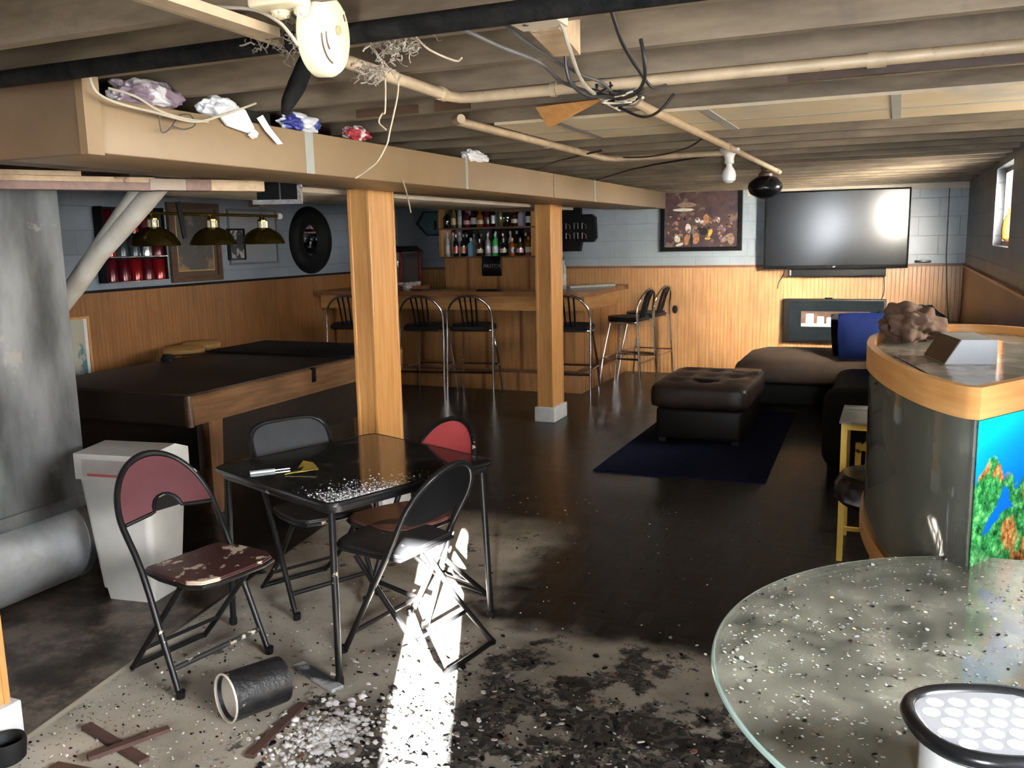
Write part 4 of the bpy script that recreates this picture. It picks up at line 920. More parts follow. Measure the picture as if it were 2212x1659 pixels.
# unlit tube sign
ns = thing('tube_sign', 'black wall sign with unlit red tube letters right of the bar post', 'sign', (-3.7, YB, 1.75))
ol = [(-4.02, 2.02), (-3.61, 2.02), (-3.61, 1.94), (-3.47, 1.94), (-3.42, 1.90), (-3.41, 1.65), (-3.45, 1.60), (-3.60, 1.60), (-3.62, 1.49), (-4.02, 1.49), (-4.02, 1.60), (-4.16, 1.62), (-4.16, 1.92), (-4.02, 1.94)]
MB().prism([(x, YB-.09, z) for x, z in ol], (0, .09, 0)).build('board', 'blackmatte', ns)
m = MB()
for row, zc in ((0, 1.80), (1, 1.68)):
    for i in range(5):
        x0 = -4.0+i*.105; q = .035
        m.tube([(x0, YB-.10, zc-q), (x0, YB-.10, zc+q), (x0+.05, YB-.10, zc+q*(1 if i % 2 else .2)), (x0+.05, YB-.10, zc-q)], .006, 6)
m.build('red_tubing', 'redtube', ns)
# popcorn machine
pc = thing('popcorn_machine', 'glass sided popcorn machine with black roof and red corner posts', 'machine', (-5.62, 9.75, 1.05))
q0, q1, r0, r1, zb_ = -5.98, -5.50, 9.38, 9.86, 1.107
MB().box(q0, q1, r0, r1, zb_, zb_+.05, bevel=.01).build('base', 'redbag', pc)
MB().box(q0+.01, q1-.01, r0+.012, r0+.016, zb_+.05, zb_+.41).box(q1-.016, q1-.012, r0+.02, r1-.01, zb_+.05, zb_+.41).build('glass', 'clear_glass', pc)
for xx in (q0+.012, q1-.012):
    for yy in (r0+.012, r1-.012): MB().box(xx-.012, xx+.012, yy-.012, yy+.012, zb_+.05, zb_+.42).build('corner_post', 'tinred', pc)
m = MB(); a = [m.bm.verts.new(v) for v in ((q0-.03, r0-.03, zb_+.42), (q1+.03, r0-.03, zb_+.42), (q1+.03, r1+.03, zb_+.42), (q0-.03, r1+.03, zb_+.42))]
b_ = [m.bm.verts.new(v) for v in ((q0+.03, r0+.03, zb_+.49), (q1-.03, r0+.03, zb_+.49), (q1-.03, r1-.03, zb_+.49), (q0+.03, r1-.03, zb_+.49))]
m.bm.faces.new(a[::-1]); m.bm.faces.new(b_)
for i in range(4): m.bm.faces.new((a[i], a[(i+1) % 4], b_[(i+1) % 4], b_[i]))
m.build('roof', 'blackmatte', pc)
MB().lathe([(.05, 0), (.085, .01), (.085, .09), (.05, .10)], 20, Matrix.Translation((-5.72, 9.62, zb_+.22))).build('kettle', 'tinsteel', pc)
MB().box(q0+.03, q1-.03, r1-.02, r1-.012, zb_+.05, zb_+.42).build('back_panel', 'grey', pc)
solo('roof_figurine', MB().lathe([(.05, 0), (.03, .02), (.022, .06), (.036, .10), (.028, .14), (.012, .16), (.008, .21)], 14), BC['brown'], 'small dark brown ornament standing on the popcorn machine roof', 'ornament').location = (-5.72, 9.6, zb_+.491)
for i, (x_, y_, s_, mt, lb_) in enumerate([(-5.35, 8.90, .06, 'flakeyellow', 'yellow snack packet on the bar counter beside popcorn machine'), (-5.24, 8.92, .065, 'redbag', 'red and white snack packet on counter, left of the bar mat'), (-5.14, 8.88, .055, 'bag', 'pale crumpled snack bag at right end of the counter packets')]):
    solo('snack_packet', MB().blob((0, 0, s_*.62), s_, s_*.8, s_*.62, 3, .35, 0, i+3), mt, lb_, 'packet', 'snack packets on the counter').location = (x_, y_, 1.107)

# ------------------------------------------------------------------ back wall
pf = thing('picture_frame', 'black framed crowd scene picture on the back wall left of television', 'picture', (-2.12, YB, 1.46))
x0, x1, z0, z1 = -2.61, -1.655, 1.47, 2.205
MB().box(x0, x1, YB-.05, YB, z0, z0+.05).box(x0, x1, YB-.05, YB, z1-.05, z1).box(x0, x0+.05, YB-.05, YB, z0+.05, z1-.05).box(x1-.05, x1, YB-.05, YB, z0+.05, z1-.05).build('frame', 'blackplain', pf)
MB().box(x0+.05, x1-.05, YB-.035, YB-.02, z0+.05, z1-.05).build('print', pm('crowd_print', (0.055, 0.035, 0.045), (0.10, 0.062, 0.052), 9, rough=0.12, extra=((0.16, 0.11, 0.085), 7, 0.56, 0.04)), pf)
m = MB(); random.seed(11)
cx_ = [((.62, .60, .50), 'pale'), ((.42, .20, .10), 'rust'), ((.55, .40, .06), 'yellow'), ((.30, .20, .14), 'tan'), ((.16, .13, .18), 'violet'), ((.03, .03, .03), 'black')]
mats = [pm('print_'+n, c, tuple(v*.6 for v in c), 30, rough=.12) for c, n in cx_]
def pblob(x, z, w, h, mi, tilt=0):
    n = 9; m.prism([(x+w*math.cos(a)*math.cos(tilt)-h*math.sin(a)*math.sin(tilt), YB-.0352, z+w*math.cos(a)*math.sin(tilt)+h*math.sin(a)*math.cos(tilt)) for a in [2*PI*k/n+random.uniform(-.15, .15) for k in range(n)]], (0, -.0006-mi*.0002, 0), mi)
for (x, z, w, h, mi, tl) in [(-2.34, 1.955, .13, .018, 0, 0), (-2.41, 1.62, .035, .05, 0, .3), (-2.38, 1.55, .05, .018, 0, .3), (-2.28, 1.74, .035, .055, 0, .1), (-2.17, 1.83, .03, .03, 0, 0), (-2.12, 1.81, .025, .02, 0, 0), (-1.93, 1.83, .022, .03, 0, 0), (-2.30, 1.60, .03, .06, 1, 0), (-2.19, 1.62, .045, .07, 1, 0), (-2.07, 1.84, .035, .06, 1, 0), (-2.02, 1.68, .022, .05, 2, -.4), (-2.05, 1.615, .035, .015, 2, 0), (-1.83, 1.62, .085, .03, 3, .6), (-1.78, 1.60, .04, .06, 3, 0), (-1.90, 1.73, .05, .02, 4, .3), (-1.86, 1.71, .02, .02, 1, 0), (-2.24, 1.60, .02, .08, 5, 0), (-2.42, 1.80, .02, .03, 1, .4), (-2.30, 2.01, .12, .03, 3, 0), (-2.10, 1.70, .05, .05, 5, 0)]: pblob(x, z, w, h, mi, tl)
for i in range(60): pblob(random.uniform(-2.53, -1.73), random.uniform(1.60, 1.88), random.uniform(.006, .02), random.uniform(.008, .024), random.choice([1, 3, 4, 4, 5, 3]), random.uniform(-1, 1))
m.build('figure_pattern', mats, pf)
tv = thing('television', 'large black flat television on the back wall above the fireplace', 'television', (-.64, YB-.13, 1.26))
MB().box(-1.385, .115, YB-.16, YB-.10, 1.262, 2.115, bevel=.006).build('casing', 'blackplain', tv)
MB().box(-1.365, .095, YB-.164, YB-.1605, 1.30, 2.098).build('screen', 'tvscreen', tv)
MB().box(-.95, -.35, YB-.10, YB-.0, 1.5, 1.9).build('wall_bracket', 'blackmatte', tv)
MB().prism([(-.655, YB-.1645, 1.277), (-.635, YB-.1645, 1.289), (-.615, YB-.1645, 1.287), (-.632, YB-.1645, 1.273)], (0, -.001, 0)).build('maker_badge', 'white', tv)
tv.rotation_euler = (R(0.6), 0, R(4.6))
sb_ = thing('soundbar', 'black soundbar hanging under the television', 'speaker', (-.6, YB-.1, 1.175))
MB().box(-1.115, -.10, YB-.15, YB-.036, 1.175, 1.255, bevel=.008).build('body', 'blackmatte', sb_)
MB().box(-1.10, -1.085, YB-.153, YB-.1501, 1.185, 1.245).build('end_trim', 'grey', sb_)
solo('power_cord', MB().tube([(-1.17, YB-.06, 1.26), (-1.18, YB-.05, 1.19), (-1.23, YB-.045, 1.10), (-1.24, YB-.045, 1.03)], .006, 6, smooth=4), 'cableblack', 'black cord hanging on wainscot at left end of the soundbar', 'cord', loc=(-1.2, YB-.05, 1.03))
solo('power_cord', MB().tube([(-.12, YB-.06, 1.20), (-.11, YB-.045, 1.0), (-.14, YB-.045, .91)], .005, 6, smooth=4), 'cableblack', 'black cord from right end of the soundbar down to the fireplace', 'cord', loc=(-.12, YB-.05, .9))
fp = thing('electric_fireplace', 'wall mounted black electric fireplace with glowing white blocks', 'fireplace', (-.6, YB, .43))
MB().box(-1.16, -.08, YB-.12, YB-.018, .43, .92, bevel=.008).build('casing', 'pool_end', fp)
m = MB(); yf = YB-.125
m.box(-1.09, -.10, yf-.012, yf+.004, .46, .61).box(-1.09, -.10, yf-.012, yf+.004, .785, .905).box(-1.09, -.965, yf-.012, yf+.004, .61, .785).box(-.24, -.10, yf-.012, yf+.004, .61, .785); m.build('glass_front', 'firegrey', fp)
MB().box(-.965, -.24, yf+.001, yf+.004, .61, .785).build('fire_box', 'browncloth', fp)
m = MB()
m.box(-.96, -.52, yf-.008, yf, .612, .645, bevel=.004).box(-.91, -.83, yf-.010, yf, .64, .755, bevel=.01).box(-.79, -.72, yf-.010, yf, .64, .725, bevel=.01).box(-.69, -.63, yf-.010, yf, .64, .715, bevel=.012).box(-.60, -.54, yf-.010, yf, .64, .715, bevel=.012).box(-.40, -.35, yf-.010, yf, .70, .73, bevel=.008)
m.build('glowing_blocks', 'white_glow', fp)
MB().box(-.72, -.64, YB-.11, YB-.07, .9201, .935).build('top_clip', 'blackplain', fp)
solo('wall_outlet', MB().blob((-2.43, YB-.03, .78), .035, .012, .05, 2), 'blackmatte', 'black oval outlet on the back wainscot beside the end bar stools', 'outlet', loc=(-2.43, YB-.03, .78))
solo('wall_remote', MB().box(.18, .34, YB-.07, YB-.036, 1.315, 1.34, bevel=.005), 'blackplain', 'small black remote lying on the wainscot cap right of television', 'remote', loc=(.26, YB-.05, 1.306))
solo('white_cord', MB().tube([(.48, YB-.03, 2.09), (.485, YB-.02, 1.6), (.49, YB-.05, 1.3), (.52, YB-.045, .9), (.55, YB-.045, .6)], .006, 6, smooth=4), 'cablegrey', 'pale cord running down the back wall in right corner', 'cord', loc=(.5, YB-.03, .6))

solo('amber_jar', MB().lathe([(.03, 0), (.05, .02), (.055, .09), (.045, .15), (.018, .20), (.018, .23)], 20), BC['amber'], 'amber brown jar shape standing on the sill of the bright window', 'jar').location = (XR+.055, 7.20, 1.566)
# ------------------------------------------------------------------ sofa
def soft(x0, x1, y0, y1, z0, z1, r, puff=.0, seed=1):
    m = MB(); m.box(x0, x1, y0, y1, z0, z1)
    bmesh.ops.subdivide_edges(m.bm, edges=m.bm.edges[:], cuts=7, use_grid_fill=True)
    c = Vector(((x0+x1)/2, (y0+y1)/2, (z0+z1)/2)); h = Vector(((x1-x0)/2, (y1-y0)/2, (z1-z0)/2))
    from mathutils import noise
    for v in m.bm.verts:
        d = v.co-c; q = Vector((max(-h.x+r, min(h.x-r, d.x)), max(-h.y+r, min(h.y-r, d.y)), max(-h.z+r, min(h.z-r, d.z)))); e = d-q
        if e.length > 1e-6: e = e.normalized()*r if sum(1 for i in range(3) if abs(e[i]) > 1e-6) > 1 else e
        u, w_ = d.x/h.x, d.y/h.y
        z_add = puff*(1-u*u)*(1-w_*w_)*(1 if d.z > 0 else 0)
        v.co = c+q+e+Vector((0, 0, z_add))+noise.noise_vector(v.co*5+Vector((seed, 0, 0)))*.006
    return m
so_ = thing('sectional_sofa', 'brown sectional sofa with chaise along the back wainscot and right wall', 'sofa', (-.3, 8.8, 0))
soft(-1.40, .10, 8.52, 9.86, .24, .46, .10, .03).build('chaise_cushion', 'sofa', so_, angle=60)
MB().box(-1.34, .08, 8.60, 9.84, .05, .25, bevel=.02).build('chaise_base', 'sofa_base', so_)
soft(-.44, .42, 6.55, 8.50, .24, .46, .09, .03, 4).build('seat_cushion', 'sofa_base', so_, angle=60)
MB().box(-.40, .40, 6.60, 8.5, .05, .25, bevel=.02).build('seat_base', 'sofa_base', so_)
soft(.28, .64, 6.5, 9.86, .06, .78, .09, .02, 5).build('backrest', 'sofa', so_, angle=60)
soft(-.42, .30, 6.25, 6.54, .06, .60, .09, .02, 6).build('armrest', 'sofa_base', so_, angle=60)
for x_, y_ in ((-1.28, 8.66), (-1.28, 9.78), (-.36, 6.64), (.5, 6.6)): MB().box(x_-.03, x_+.03, y_-.03, y_+.03, 0, .062).build('foot', 'blackmatte', so_)
def pillow(name, c, w, h, t, rz, tilt, mat, label):
    m = MB(); n = 10
    g = {}
    for s_ in (-1, 1):
        for i in range(n+1):
            for j in range(n+1):
                u, v = 2*i/n-1, 2*j/n-1
                pin = 1-.10*(u*u*v*v)-.06*((1-u*u)*abs(v)**3+(1-v*v)*abs(u)**3)
                if s_ == 1 and (i in (0, n) or j in (0, n)): g[(s_, i, j)] = g[(-1, i, j)]; continue
                g[(s_, i, j)] = m.bm.verts.new((u*w/2*pin, s_*t/2*((1-u**2)*(1-v**2))**.45, v*h/2*pin))
        for i in range(n):
            for j in range(n): m.bm.faces.new((g[(s_, i, j)], g[(s_, i+1, j)], g[(s_, i+1, j+1)], g[(s_, i, j+1)]))
    o = m.build(name, mat, angle=70); o.location = c; o.rotation_euler = (R(tilt), 0, R(rz)); return tag(o, label, 'cushion', 'sofa cushions')
pillow('cushion', (-.24, 8.72, .71), .50, .46, .17, 12, -16, 'navy', 'navy blue cushion propped on the sofa in front of fireplace')
pillow('cushion', (-.33, 8.92, .70), .48, .44, .16, 24, -14, 'blackmatte', 'black cushion peeking out behind the navy cushion')
solo('black_jacket', MB().blob((.10, 9.50, .64), .38, .26, .30, 5, .28, 0, 3, 1.8), 'blackmatte', 'black jacket heap on the sofa below right side of television', 'jacket', loc=(.10, 9.55, .46))

# ottoman
ot = thing('ottoman', 'square tufted brown leather ottoman standing on the navy rug', 'ottoman', (-1.38, 7.38, 0))
m = soft(-1.78, -1.00, 6.84, 7.94, .27, .46, .07, .0, 9)
bmesh.ops.subdivide_edges(m.bm, edges=m.bm.edges[:], cuts=1, use_grid_fill=True)
for v in m.bm.verts:
    if v.co.z > .40:
        d = 1e9
        for bx in (-1.60, -1.39, -1.18):
            for by in (7.08, 7.39, 7.70): d = min(d, math.hypot(v.co.x-bx, v.co.y-by))
        v.co.z += .022-.045*math.exp(-(d/.06)**2)
m.build('cushion_top', 'leather', ot, angle=70)
MB().box(-1.73, -1.05, 6.89, 7.89, .03, .28, bevel=.03).build('base', pm('dark_leather', (0.006, 0.0045, 0.004), (0.010, 0.007, 0.0055), 8, spec=0.15, rough=0.5), ot)
m = MB()
for bx in (-1.60, -1.39, -1.18):
    for by in (7.08, 7.39, 7.70): m.blob((bx, by, .445), .016, .016, .008, 2)
m.build('tuft_buttons', 'leather', ot)
for x_ in (-1.68, -1.10):
    for y_ in (6.94, 7.84): MB().box(x_-.03, x_+.03, y_-.03, y_+.03, 0, .04).build('foot', 'blackmatte', ot)
solo('tablet', MB().box(-1.25, -1.03, 7.62, 7.84, .484, .497, bevel=.004), 'blackplain', 'black tablet lying at the far right corner of ottoman', 'tablet', loc=(-1.14, 7.73, .484))
solo('dark_remote', MB().beam((-1.48, 7.16, .490), (-1.27, 7.12, .490), .05, .02), 'blackmatte', 'black remote lying on the near side of the ottoman top', 'remote', loc=(-1.38, 7.14, .48))
solo('navy_rug', MB().prism([(-1.93, 5.88, .001), (-.74, 5.93, .001), (-.80, 8.45, .001), (-1.90, 8.35, .001)], (0, 0, .012)), 'rug', 'navy blue rug under the brown ottoman', 'rug', loc=(-1.4, 7.1, 0))

ot.location.z = .0135
# ------------------------------------------------------------------ yellow stand and black stool behind the tank
ys = thing('metal_stand', 'yellow metal stand with glass top partly hidden behind the fish tank', 'stand', (.2, 5.0, 0))
gx0, gx1, gy0, gy1, gz = -.215, .44, 4.60, 5.05, .715
MB().prism([(gx0-.01, gy0-.01, gz), (gx1+.01, gy0-.01, gz), (gx1+.01, gy1+.01, gz), (gx0-.01, gy1+.01, gz)], (0, 0, .010)).build('glass_top', 'glass_table', ys)
m = MB(); q = .028
m.box(gx0, gx1, gy0, gy0+q, gz-.032, gz-.001).box(gx0, gx1, gy1-q, gy1, gz-.032, gz-.001).box(gx0, gx0+q, gy0+q, gy1-q, gz-.032, gz-.001).box(gx1-q, gx1, gy0+q, gy1-q, gz-.032, gz-.001); m.build('top_frame', 'yellow', ys)
for xx in (gx0, gx1-q):
    for yy in (gy0, gy1-q): MB().box(xx, xx+q, yy, yy+q, 0, gz-.033).build('leg', 'yellow', ys)
MB().box(gx0+q, gx1-q, gy0+.006, gy0+q-.006, .16, .18).box(gx0+q, gx1-q, gy1-q+.006, gy1-.006, .16, .18).build('lower_rail', 'yellow', ys)
MB().beam((-.135, 4.70, .60), (-.135, 4.70, .40), .028, .02, up=(0, 1, 0)).beam((-.135, 4.70, .575), (.15, 4.70, .575), .022, .028).beam((-.14, 4.70, .555), (-.03, 4.70, .655), .02, .024).build('inner_bracket', 'yellow', ys)
bk_ = thing('padded_stool', 'round padded black stool in front of the yellow stand, behind the fish tank', 'stool', (-.02, 4.32, 0))
MB().lathe([(.0, .40), (.17, .40), (.205, .43), (.205, .50), (.17, .545), (.0, .56)], 28).build('seat', 'blackplain', bk_, world=False)
MB().tube([(0, 0, .4), (0, 0, .05)], .025, 12).build('column', 'blackmetal', bk_, world=False)
MB().lathe([(.16, 0), (.16, .02), (.05, .045), (.03, .06)], 24).build('base', 'blackmetal', bk_, world=False)

# ------------------------------------------------------------------ fish tank
ft = thing('fish_tank', 'tall bow fronted fish tank with oak rim and blue reef backdrop', 'aquarium', (.25, 3.3, 0))
A0 = (.205, 2.535)
OUT = [A0, (.150, 2.600), (.073, 2.765), (-.008, 3.044), (-.062, 3.343), (-.074, 3.561), (-.049, 3.816), (.082, 4.128), (.239, 4.263), (.45, 4.20), (.62, 3.95), (.68, 3.60), (.62, 3.19)]
def spl(pts, n=6):
    V = [Vector((p[0], p[1], 0)) for p in pts]; out = [V[0]]
    for i in range(len(V)-1):
        p0 = V[i-1] if i else V[0]*2-V[1]; p1, p2 = V[i], V[i+1]; p3 = V[i+2] if i+2 < len(V) else V[-1]*2-V[-2]
        for k in range(1, n+1):
            t = k/n; out.append(0.5*((2*p1)+(p2-p0)*t+(2*p0-5*p1+4*p2-p3)*t*t+(3*p1-p0-3*p2+p3)*t**3))
    return [(v.x, v.y) for v in out]
curve = spl(OUT)
cen = Vector((.28, 3.4))
def off(pts, d):
    out = []; n = len(pts)
    for i, p in enumerate(pts):
        a, b_ = Vector(pts[i-1]), Vector(pts[(i+1) % n]); t = (b_-a).normalized(); nn = Vector((-t.y, t.x))
        if nn.dot(Vector(p)-cen) < 0: nn = -nn
        out.append((p[0]+nn.x*d, p[1]+nn.y*d))
    return out
ZT0, ZT1 = .60, 1.245
def wallring(outer, inner, z0, z1):
    m = MB(); n = len(outer)
    vo = [[m.bm.verts.new((x, y, z)) for x, y in outer] for z in (z0, z1)]; vi = [[m.bm.verts.new((x, y, z)) for x, y in inner] for z in (z0, z1)]
    for i in range(n):
        j = (i+1) % n
        m.bm.faces.new((vo[0][i], vo[0][j], vo[1][j], vo[1][i])); m.bm.faces.new((vi[0][j], vi[0][i], vi[1][i], vi[1][j]))
        m.bm.faces.new((vo[1][i], vo[1][j], vi[1][j], vi[1][i])); m.bm.faces.new((vo[0][j], vo[0][i], vi[0][i], vi[0][j]))
    return m
wallring(curve, off(curve, -.008), ZT0, 1.175).build('glass_wall', 'tank_glass', ft)
wallring(off(curve, .012), off(curve, -.014), 1.165, 1.25).build('top_rim', 'oak_h', ft)
wallring(off(curve, .012), off(curve, -.014), .555, .625).build('bottom_rim', 'oak_h', ft)
MB().prism([(x, y, .615) for x, y in off(curve, -.015)], (0, 0, .06)).build('gravel_bed', pm('dark_gravel', (0.03, 0.025, 0.02), (0.10, 0.085, 0.065), 60, rough=0.8, bump=0.8), ft)['kind'] = 'stuff'
MB().prism([(x, y, 1.212) for x, y in off(curve, -.015)], (0, 0, .006)).build('lid_glass', 'lid_glass', ft)
MB().prism([(x, y, .0) for x, y in off(curve, -.03)], (0, 0, .56)).build('stand', 'oak', ft)
MB().tube([(.36, 3.65, .66), (.36, 3.65, 1.20)], .03, 14).build('filter_tower', 'blackmatte', ft)
MB().tube([(.085, 3.02, .66), (.085, 3.02, 1.17)], .006, 8).build('air_tube', 'glass_edge', ft)
# printed reef backdrop on the flat side
def reef_mat():
    m, nt, b = _mat('reef_backdrop_print'); L = nt.links
    tc = _n(nt, 'ShaderNodeTexCoord'); s = _n(nt, 'ShaderNodeSeparateXYZ'); g = _n(nt, 'ShaderNodeNewGeometry'); L.new(g.outputs['Position'], s.inputs[0])
    mr = _n(nt, 'ShaderNodeMapRange'); mr.inputs[1].default_value = .62; mr.inputs[2].default_value = 1.19; L.new(s.outputs[2], mr.inputs[0])
    base = _ramp(nt, mr.outputs[0], [(0.0, (0.0, 0.06, 0.30)), (0.55, (0.0, 0.13, 0.55)), (0.8, (0.0, 0.30, 0.75)), (0.93, (0.0, 0.52, 0.82)), (1.0, (0.01, 0.42, 0.80))])
    no = _n(nt, 'ShaderNodeTexNoise'); no.inputs['Scale'].default_value = 6; no.inputs['Detail'].default_value = 3; no.inputs['Distortion'].default_value = .4; L.new(g.outputs['Position'], no.inputs['Vector'])
    def mth(op, a, b_):
        n = _n(nt, 'ShaderNodeMath', operation=op)
        for i, v in ((0, a), (1, b_)):
            if isinstance(v, (int, float)): n.inputs[i].default_value = v
            else: L.new(v, n.inputs[i])
        return n.outputs[0]
    hgt = mth('ADD', mth('MULTIPLY', no.outputs['Fac'], 1.15), -0.05)
    n2 = _n(nt, 'ShaderNodeTexNoise'); n2.inputs['Scale'].default_value = 34; n2.inputs['Detail'].default_value = 8; n2.inputs['Roughness'].default_value = .75; L.new(g.outputs['Position'], n2.inputs['Vector'])
    hgt = mth('ADD', hgt, mth('MULTIPLY', n2.outputs['Fac'], .22))
    veg = _n(nt, 'ShaderNodeMapRange'); L.new(mth('SUBTRACT', hgt, mr.outputs[0]), veg.inputs[0]); veg.inputs[1].default_value = 0.04; veg.inputs[2].default_value = 0.07
    gr = _ramp(nt, n2.outputs['Fac'], [(.32, (.0, .035, .008)), (.48, (.02, .17, .04)), (.56, (.06, .36, .10)), (.70, (.40, .62, .20))])
    orr = _ramp(nt, n2.outputs['Fac'], [(.36, (.05, .02, .0)), (.5, (.36, .13, .03)), (.62, (.66, .38, .14))])
    sel = _n(nt, 'ShaderNodeMapRange'); n3 = _n(nt, 'ShaderNodeTexNoise'); n3.inputs['Scale'].default_value = 7.5; L.new(g.outputs['Position'], n3.inputs['Vector']); L.new(n3.outputs['Fac'], sel.inputs[0]); sel.inputs[1].default_value = .54; sel.inputs[2].default_value = .58
    mg = _n(nt, 'ShaderNodeMixRGB'); L.new(sel.outputs[0], mg.inputs[0]); L.new(gr.outputs[0], mg.inputs[1]); L.new(orr.outputs[0], mg.inputs[2])
    mx = _n(nt, 'ShaderNodeMixRGB'); L.new(veg.outputs[0], mx.inputs[0]); L.new(base.outputs[0], mx.inputs[1]); L.new(mg.outputs[0], mx.inputs[2])
    L.new(mx.outputs[0], b.inputs['Base Color']); b.inputs['Roughness'].default_value = .16
    return m
dA = Vector((.62-.205, 3.19-2.535, 0)); Ld = dA.length; dA.normalize(); nA = Vector((dA.y, -dA.x, 0))
P0 = Vector((.205, 2.535, 0))+nA*.004+dA*.012
m = MB(); m.prism([tuple(P0+dA*s_+Vector((0, 0, z))) for s_, z in ((0, .63), (Ld-.03, .63), (Ld-.03, 1.16), (0, 1.16))], tuple(nA*.002)); m.build('reef_backdrop', reef_mat(), ft)
# on the tank
hd = thing('light_hood', 'grey box shaped light hood lying on the fish tank lid', 'hood', (.24, 3.2, 1.22))
hdx, hdy = Vector((.97, .24, 0)), Vector((-.24, .97, 0)); hc = Vector((.160, 3.185, 1.2185))
m = MB(); m.prism([tuple(hc+hdx*a+Vector((0, 0, z))) for a, z in ((0, 0), (.158, 0), (.158, .080), (.048, .080))], tuple(hdy*.23)); m.build('body', 'grey', hd)
en = Vector((-.857, 0, .515)); en = hdx*en.x+Vector((0, 0, en.z))
m = MB(); m.prism([tuple(hc+en*.002+hdx*.002), tuple(hc+en*.002+hdx*.048+Vector((0, 0, .0785))), tuple(hc+en*.002+hdx*.048+Vector((0, 0, .0785))+hdy*.23), tuple(hc+en*.002+hdx*.002+hdy*.23)], tuple(en*.003)); m.build('dark_end', 'darkwood', hd)
solo('brown_towel', MB().blob((.06, 3.92, 1.275), .11, .20, .085, 5, .34, 0, 6, 2.0), 'browncloth', 'crumpled brown towel on the far end of the fish tank lid', 'towel', loc=(.06, 3.86, 1.22), angle=180)

# ------------------------------------------------------------------ round glass table
gt = thing('glass_table', 'round glass topped table in the right foreground, top covered in flakes', 'table', (.385, 1.925, 0))
GR, GZ = .722, .752
MB().lathe([(0, GZ), (GR-.004, GZ), (GR-.004, GZ+.012), (0, GZ+.012)], 96, Matrix.Identity(4)).build('glass_top', 'glass_table', gt, world=False, angle=30)
MB().tube([((GR-.004)*math.cos(2*PI*k/128), (GR-.004)*math.sin(2*PI*k/128), GZ+.006) for k in range(128)], .0062, 8, closed=True).build('glass_edge', 'glass_edge', gt, world=False)
MB().lathe([(.30, .0), (.30, .03), (.21, .12), (.15, .36), (.20, .62), (.34, .735), (.34, .749), (.30, .749), (.17, .62), (.12, .36), (.18, .12), (.27, .03), (.27, 0)], 48, cap=False).build('pedestal', pm('pale_pedestal', (0.30, 0.25, 0.18), (0.38, 0.32, 0.24), 5, rough=0.5), gt, world=False)
random.seed(5)
m = MB()
for i in range(3400):
    a = random.uniform(0, 2*PI); r = GR*math.sqrt(random.random())*.985
    if random.random() > .35+.65*(1 if math.sin(a) < .35 else .25): continue
    x_, y_ = .385+r*math.cos(a), 1.925+r*math.sin(a)
    if math.hypot(x_-.17, y_-1.47) < .14: continue
    q = random.choice([.002, .0025, .003, .003, .004, .004, .005, .0065]); m.flake((x_, y_, GZ+.0125), q, .0008, random.choice([1, 1, 1, 1, 2, 2, 1, 1, 1, 1, 2, 1, 0, 2, 1, 1, 2, 1, 1, 1, 1, 3]), 6)
tag(m.build('paint_flakes', ['flakewhite', 'ash', 'char', 'flakeyellow'], angle=20), 'grey and cream paint flakes scattered over the glass table top', 'debris', kind='stuff')
# ------------------------------------------------------------------ LED lantern (gives its own light)
ln = thing('led_lantern', 'white lantern with a lit honeycomb of LEDs on the glass table', 'lantern', (.178, 1.472, GZ+.0135))
def se(rx, ry, z, n=2.6, N=40, rot=.35):
    o = []
    for k in range(N):
        a = 2*PI*k/N; c_, s_ = math.cos(a), math.sin(a)
        x, y = rx*math.copysign(abs(c_)**(2/n), c_), ry*math.copysign(abs(s_)**(2/n), s_)
        o.append((x*math.cos(rot)-y*math.sin(rot), x*math.sin(rot)+y*math.cos(rot), z))
    return o
MB().prism(se(.108, .092, 0), (0, 0, .098)).build('body', 'white', ln, world=False)
MB().prism(se(.094, .078, .0), (0, 0, .112)).build('inner_body', 'white', ln, world=False)
m = MB(); ring = se(.125, .106, .118); m.tube(ring, .013, 10, closed=True); m.prism(se(.122, .103, .100), (0, 0, .016)); m.build('black_bezel', 'blackplain', ln, world=False)
MB().prism(se(.117, .099, .1165), (0, 0, .006)).build('led_plate', 'ledplate', ln, world=False)
n_ = 0
for i in range(-4, 5):
    for j in range(-4, 5):
        x_, y_ = (i+(.5 if j % 2 else 0))*.0355, j*.0305
        if (abs(x_)/.102)**2.6+(abs(y_)/.086)**2.6 > 1: continue
        xr, yr = x_*math.cos(.35)-y_*math.sin(.35), x_*math.sin(.35)+y_*math.cos(.35)
        MB().lathe([(.0, .1195), (.0130, .1195), (.0130, .12265), (.0, .1227)], 18, Matrix.Translation((xr, yr, 0))).build('led', 'led', ln, world=False)
MB().box(-.03, .05, -.098, -.0935, .02, .075, bevel=.002).build('orange_label', 'orange', ln, world=False)

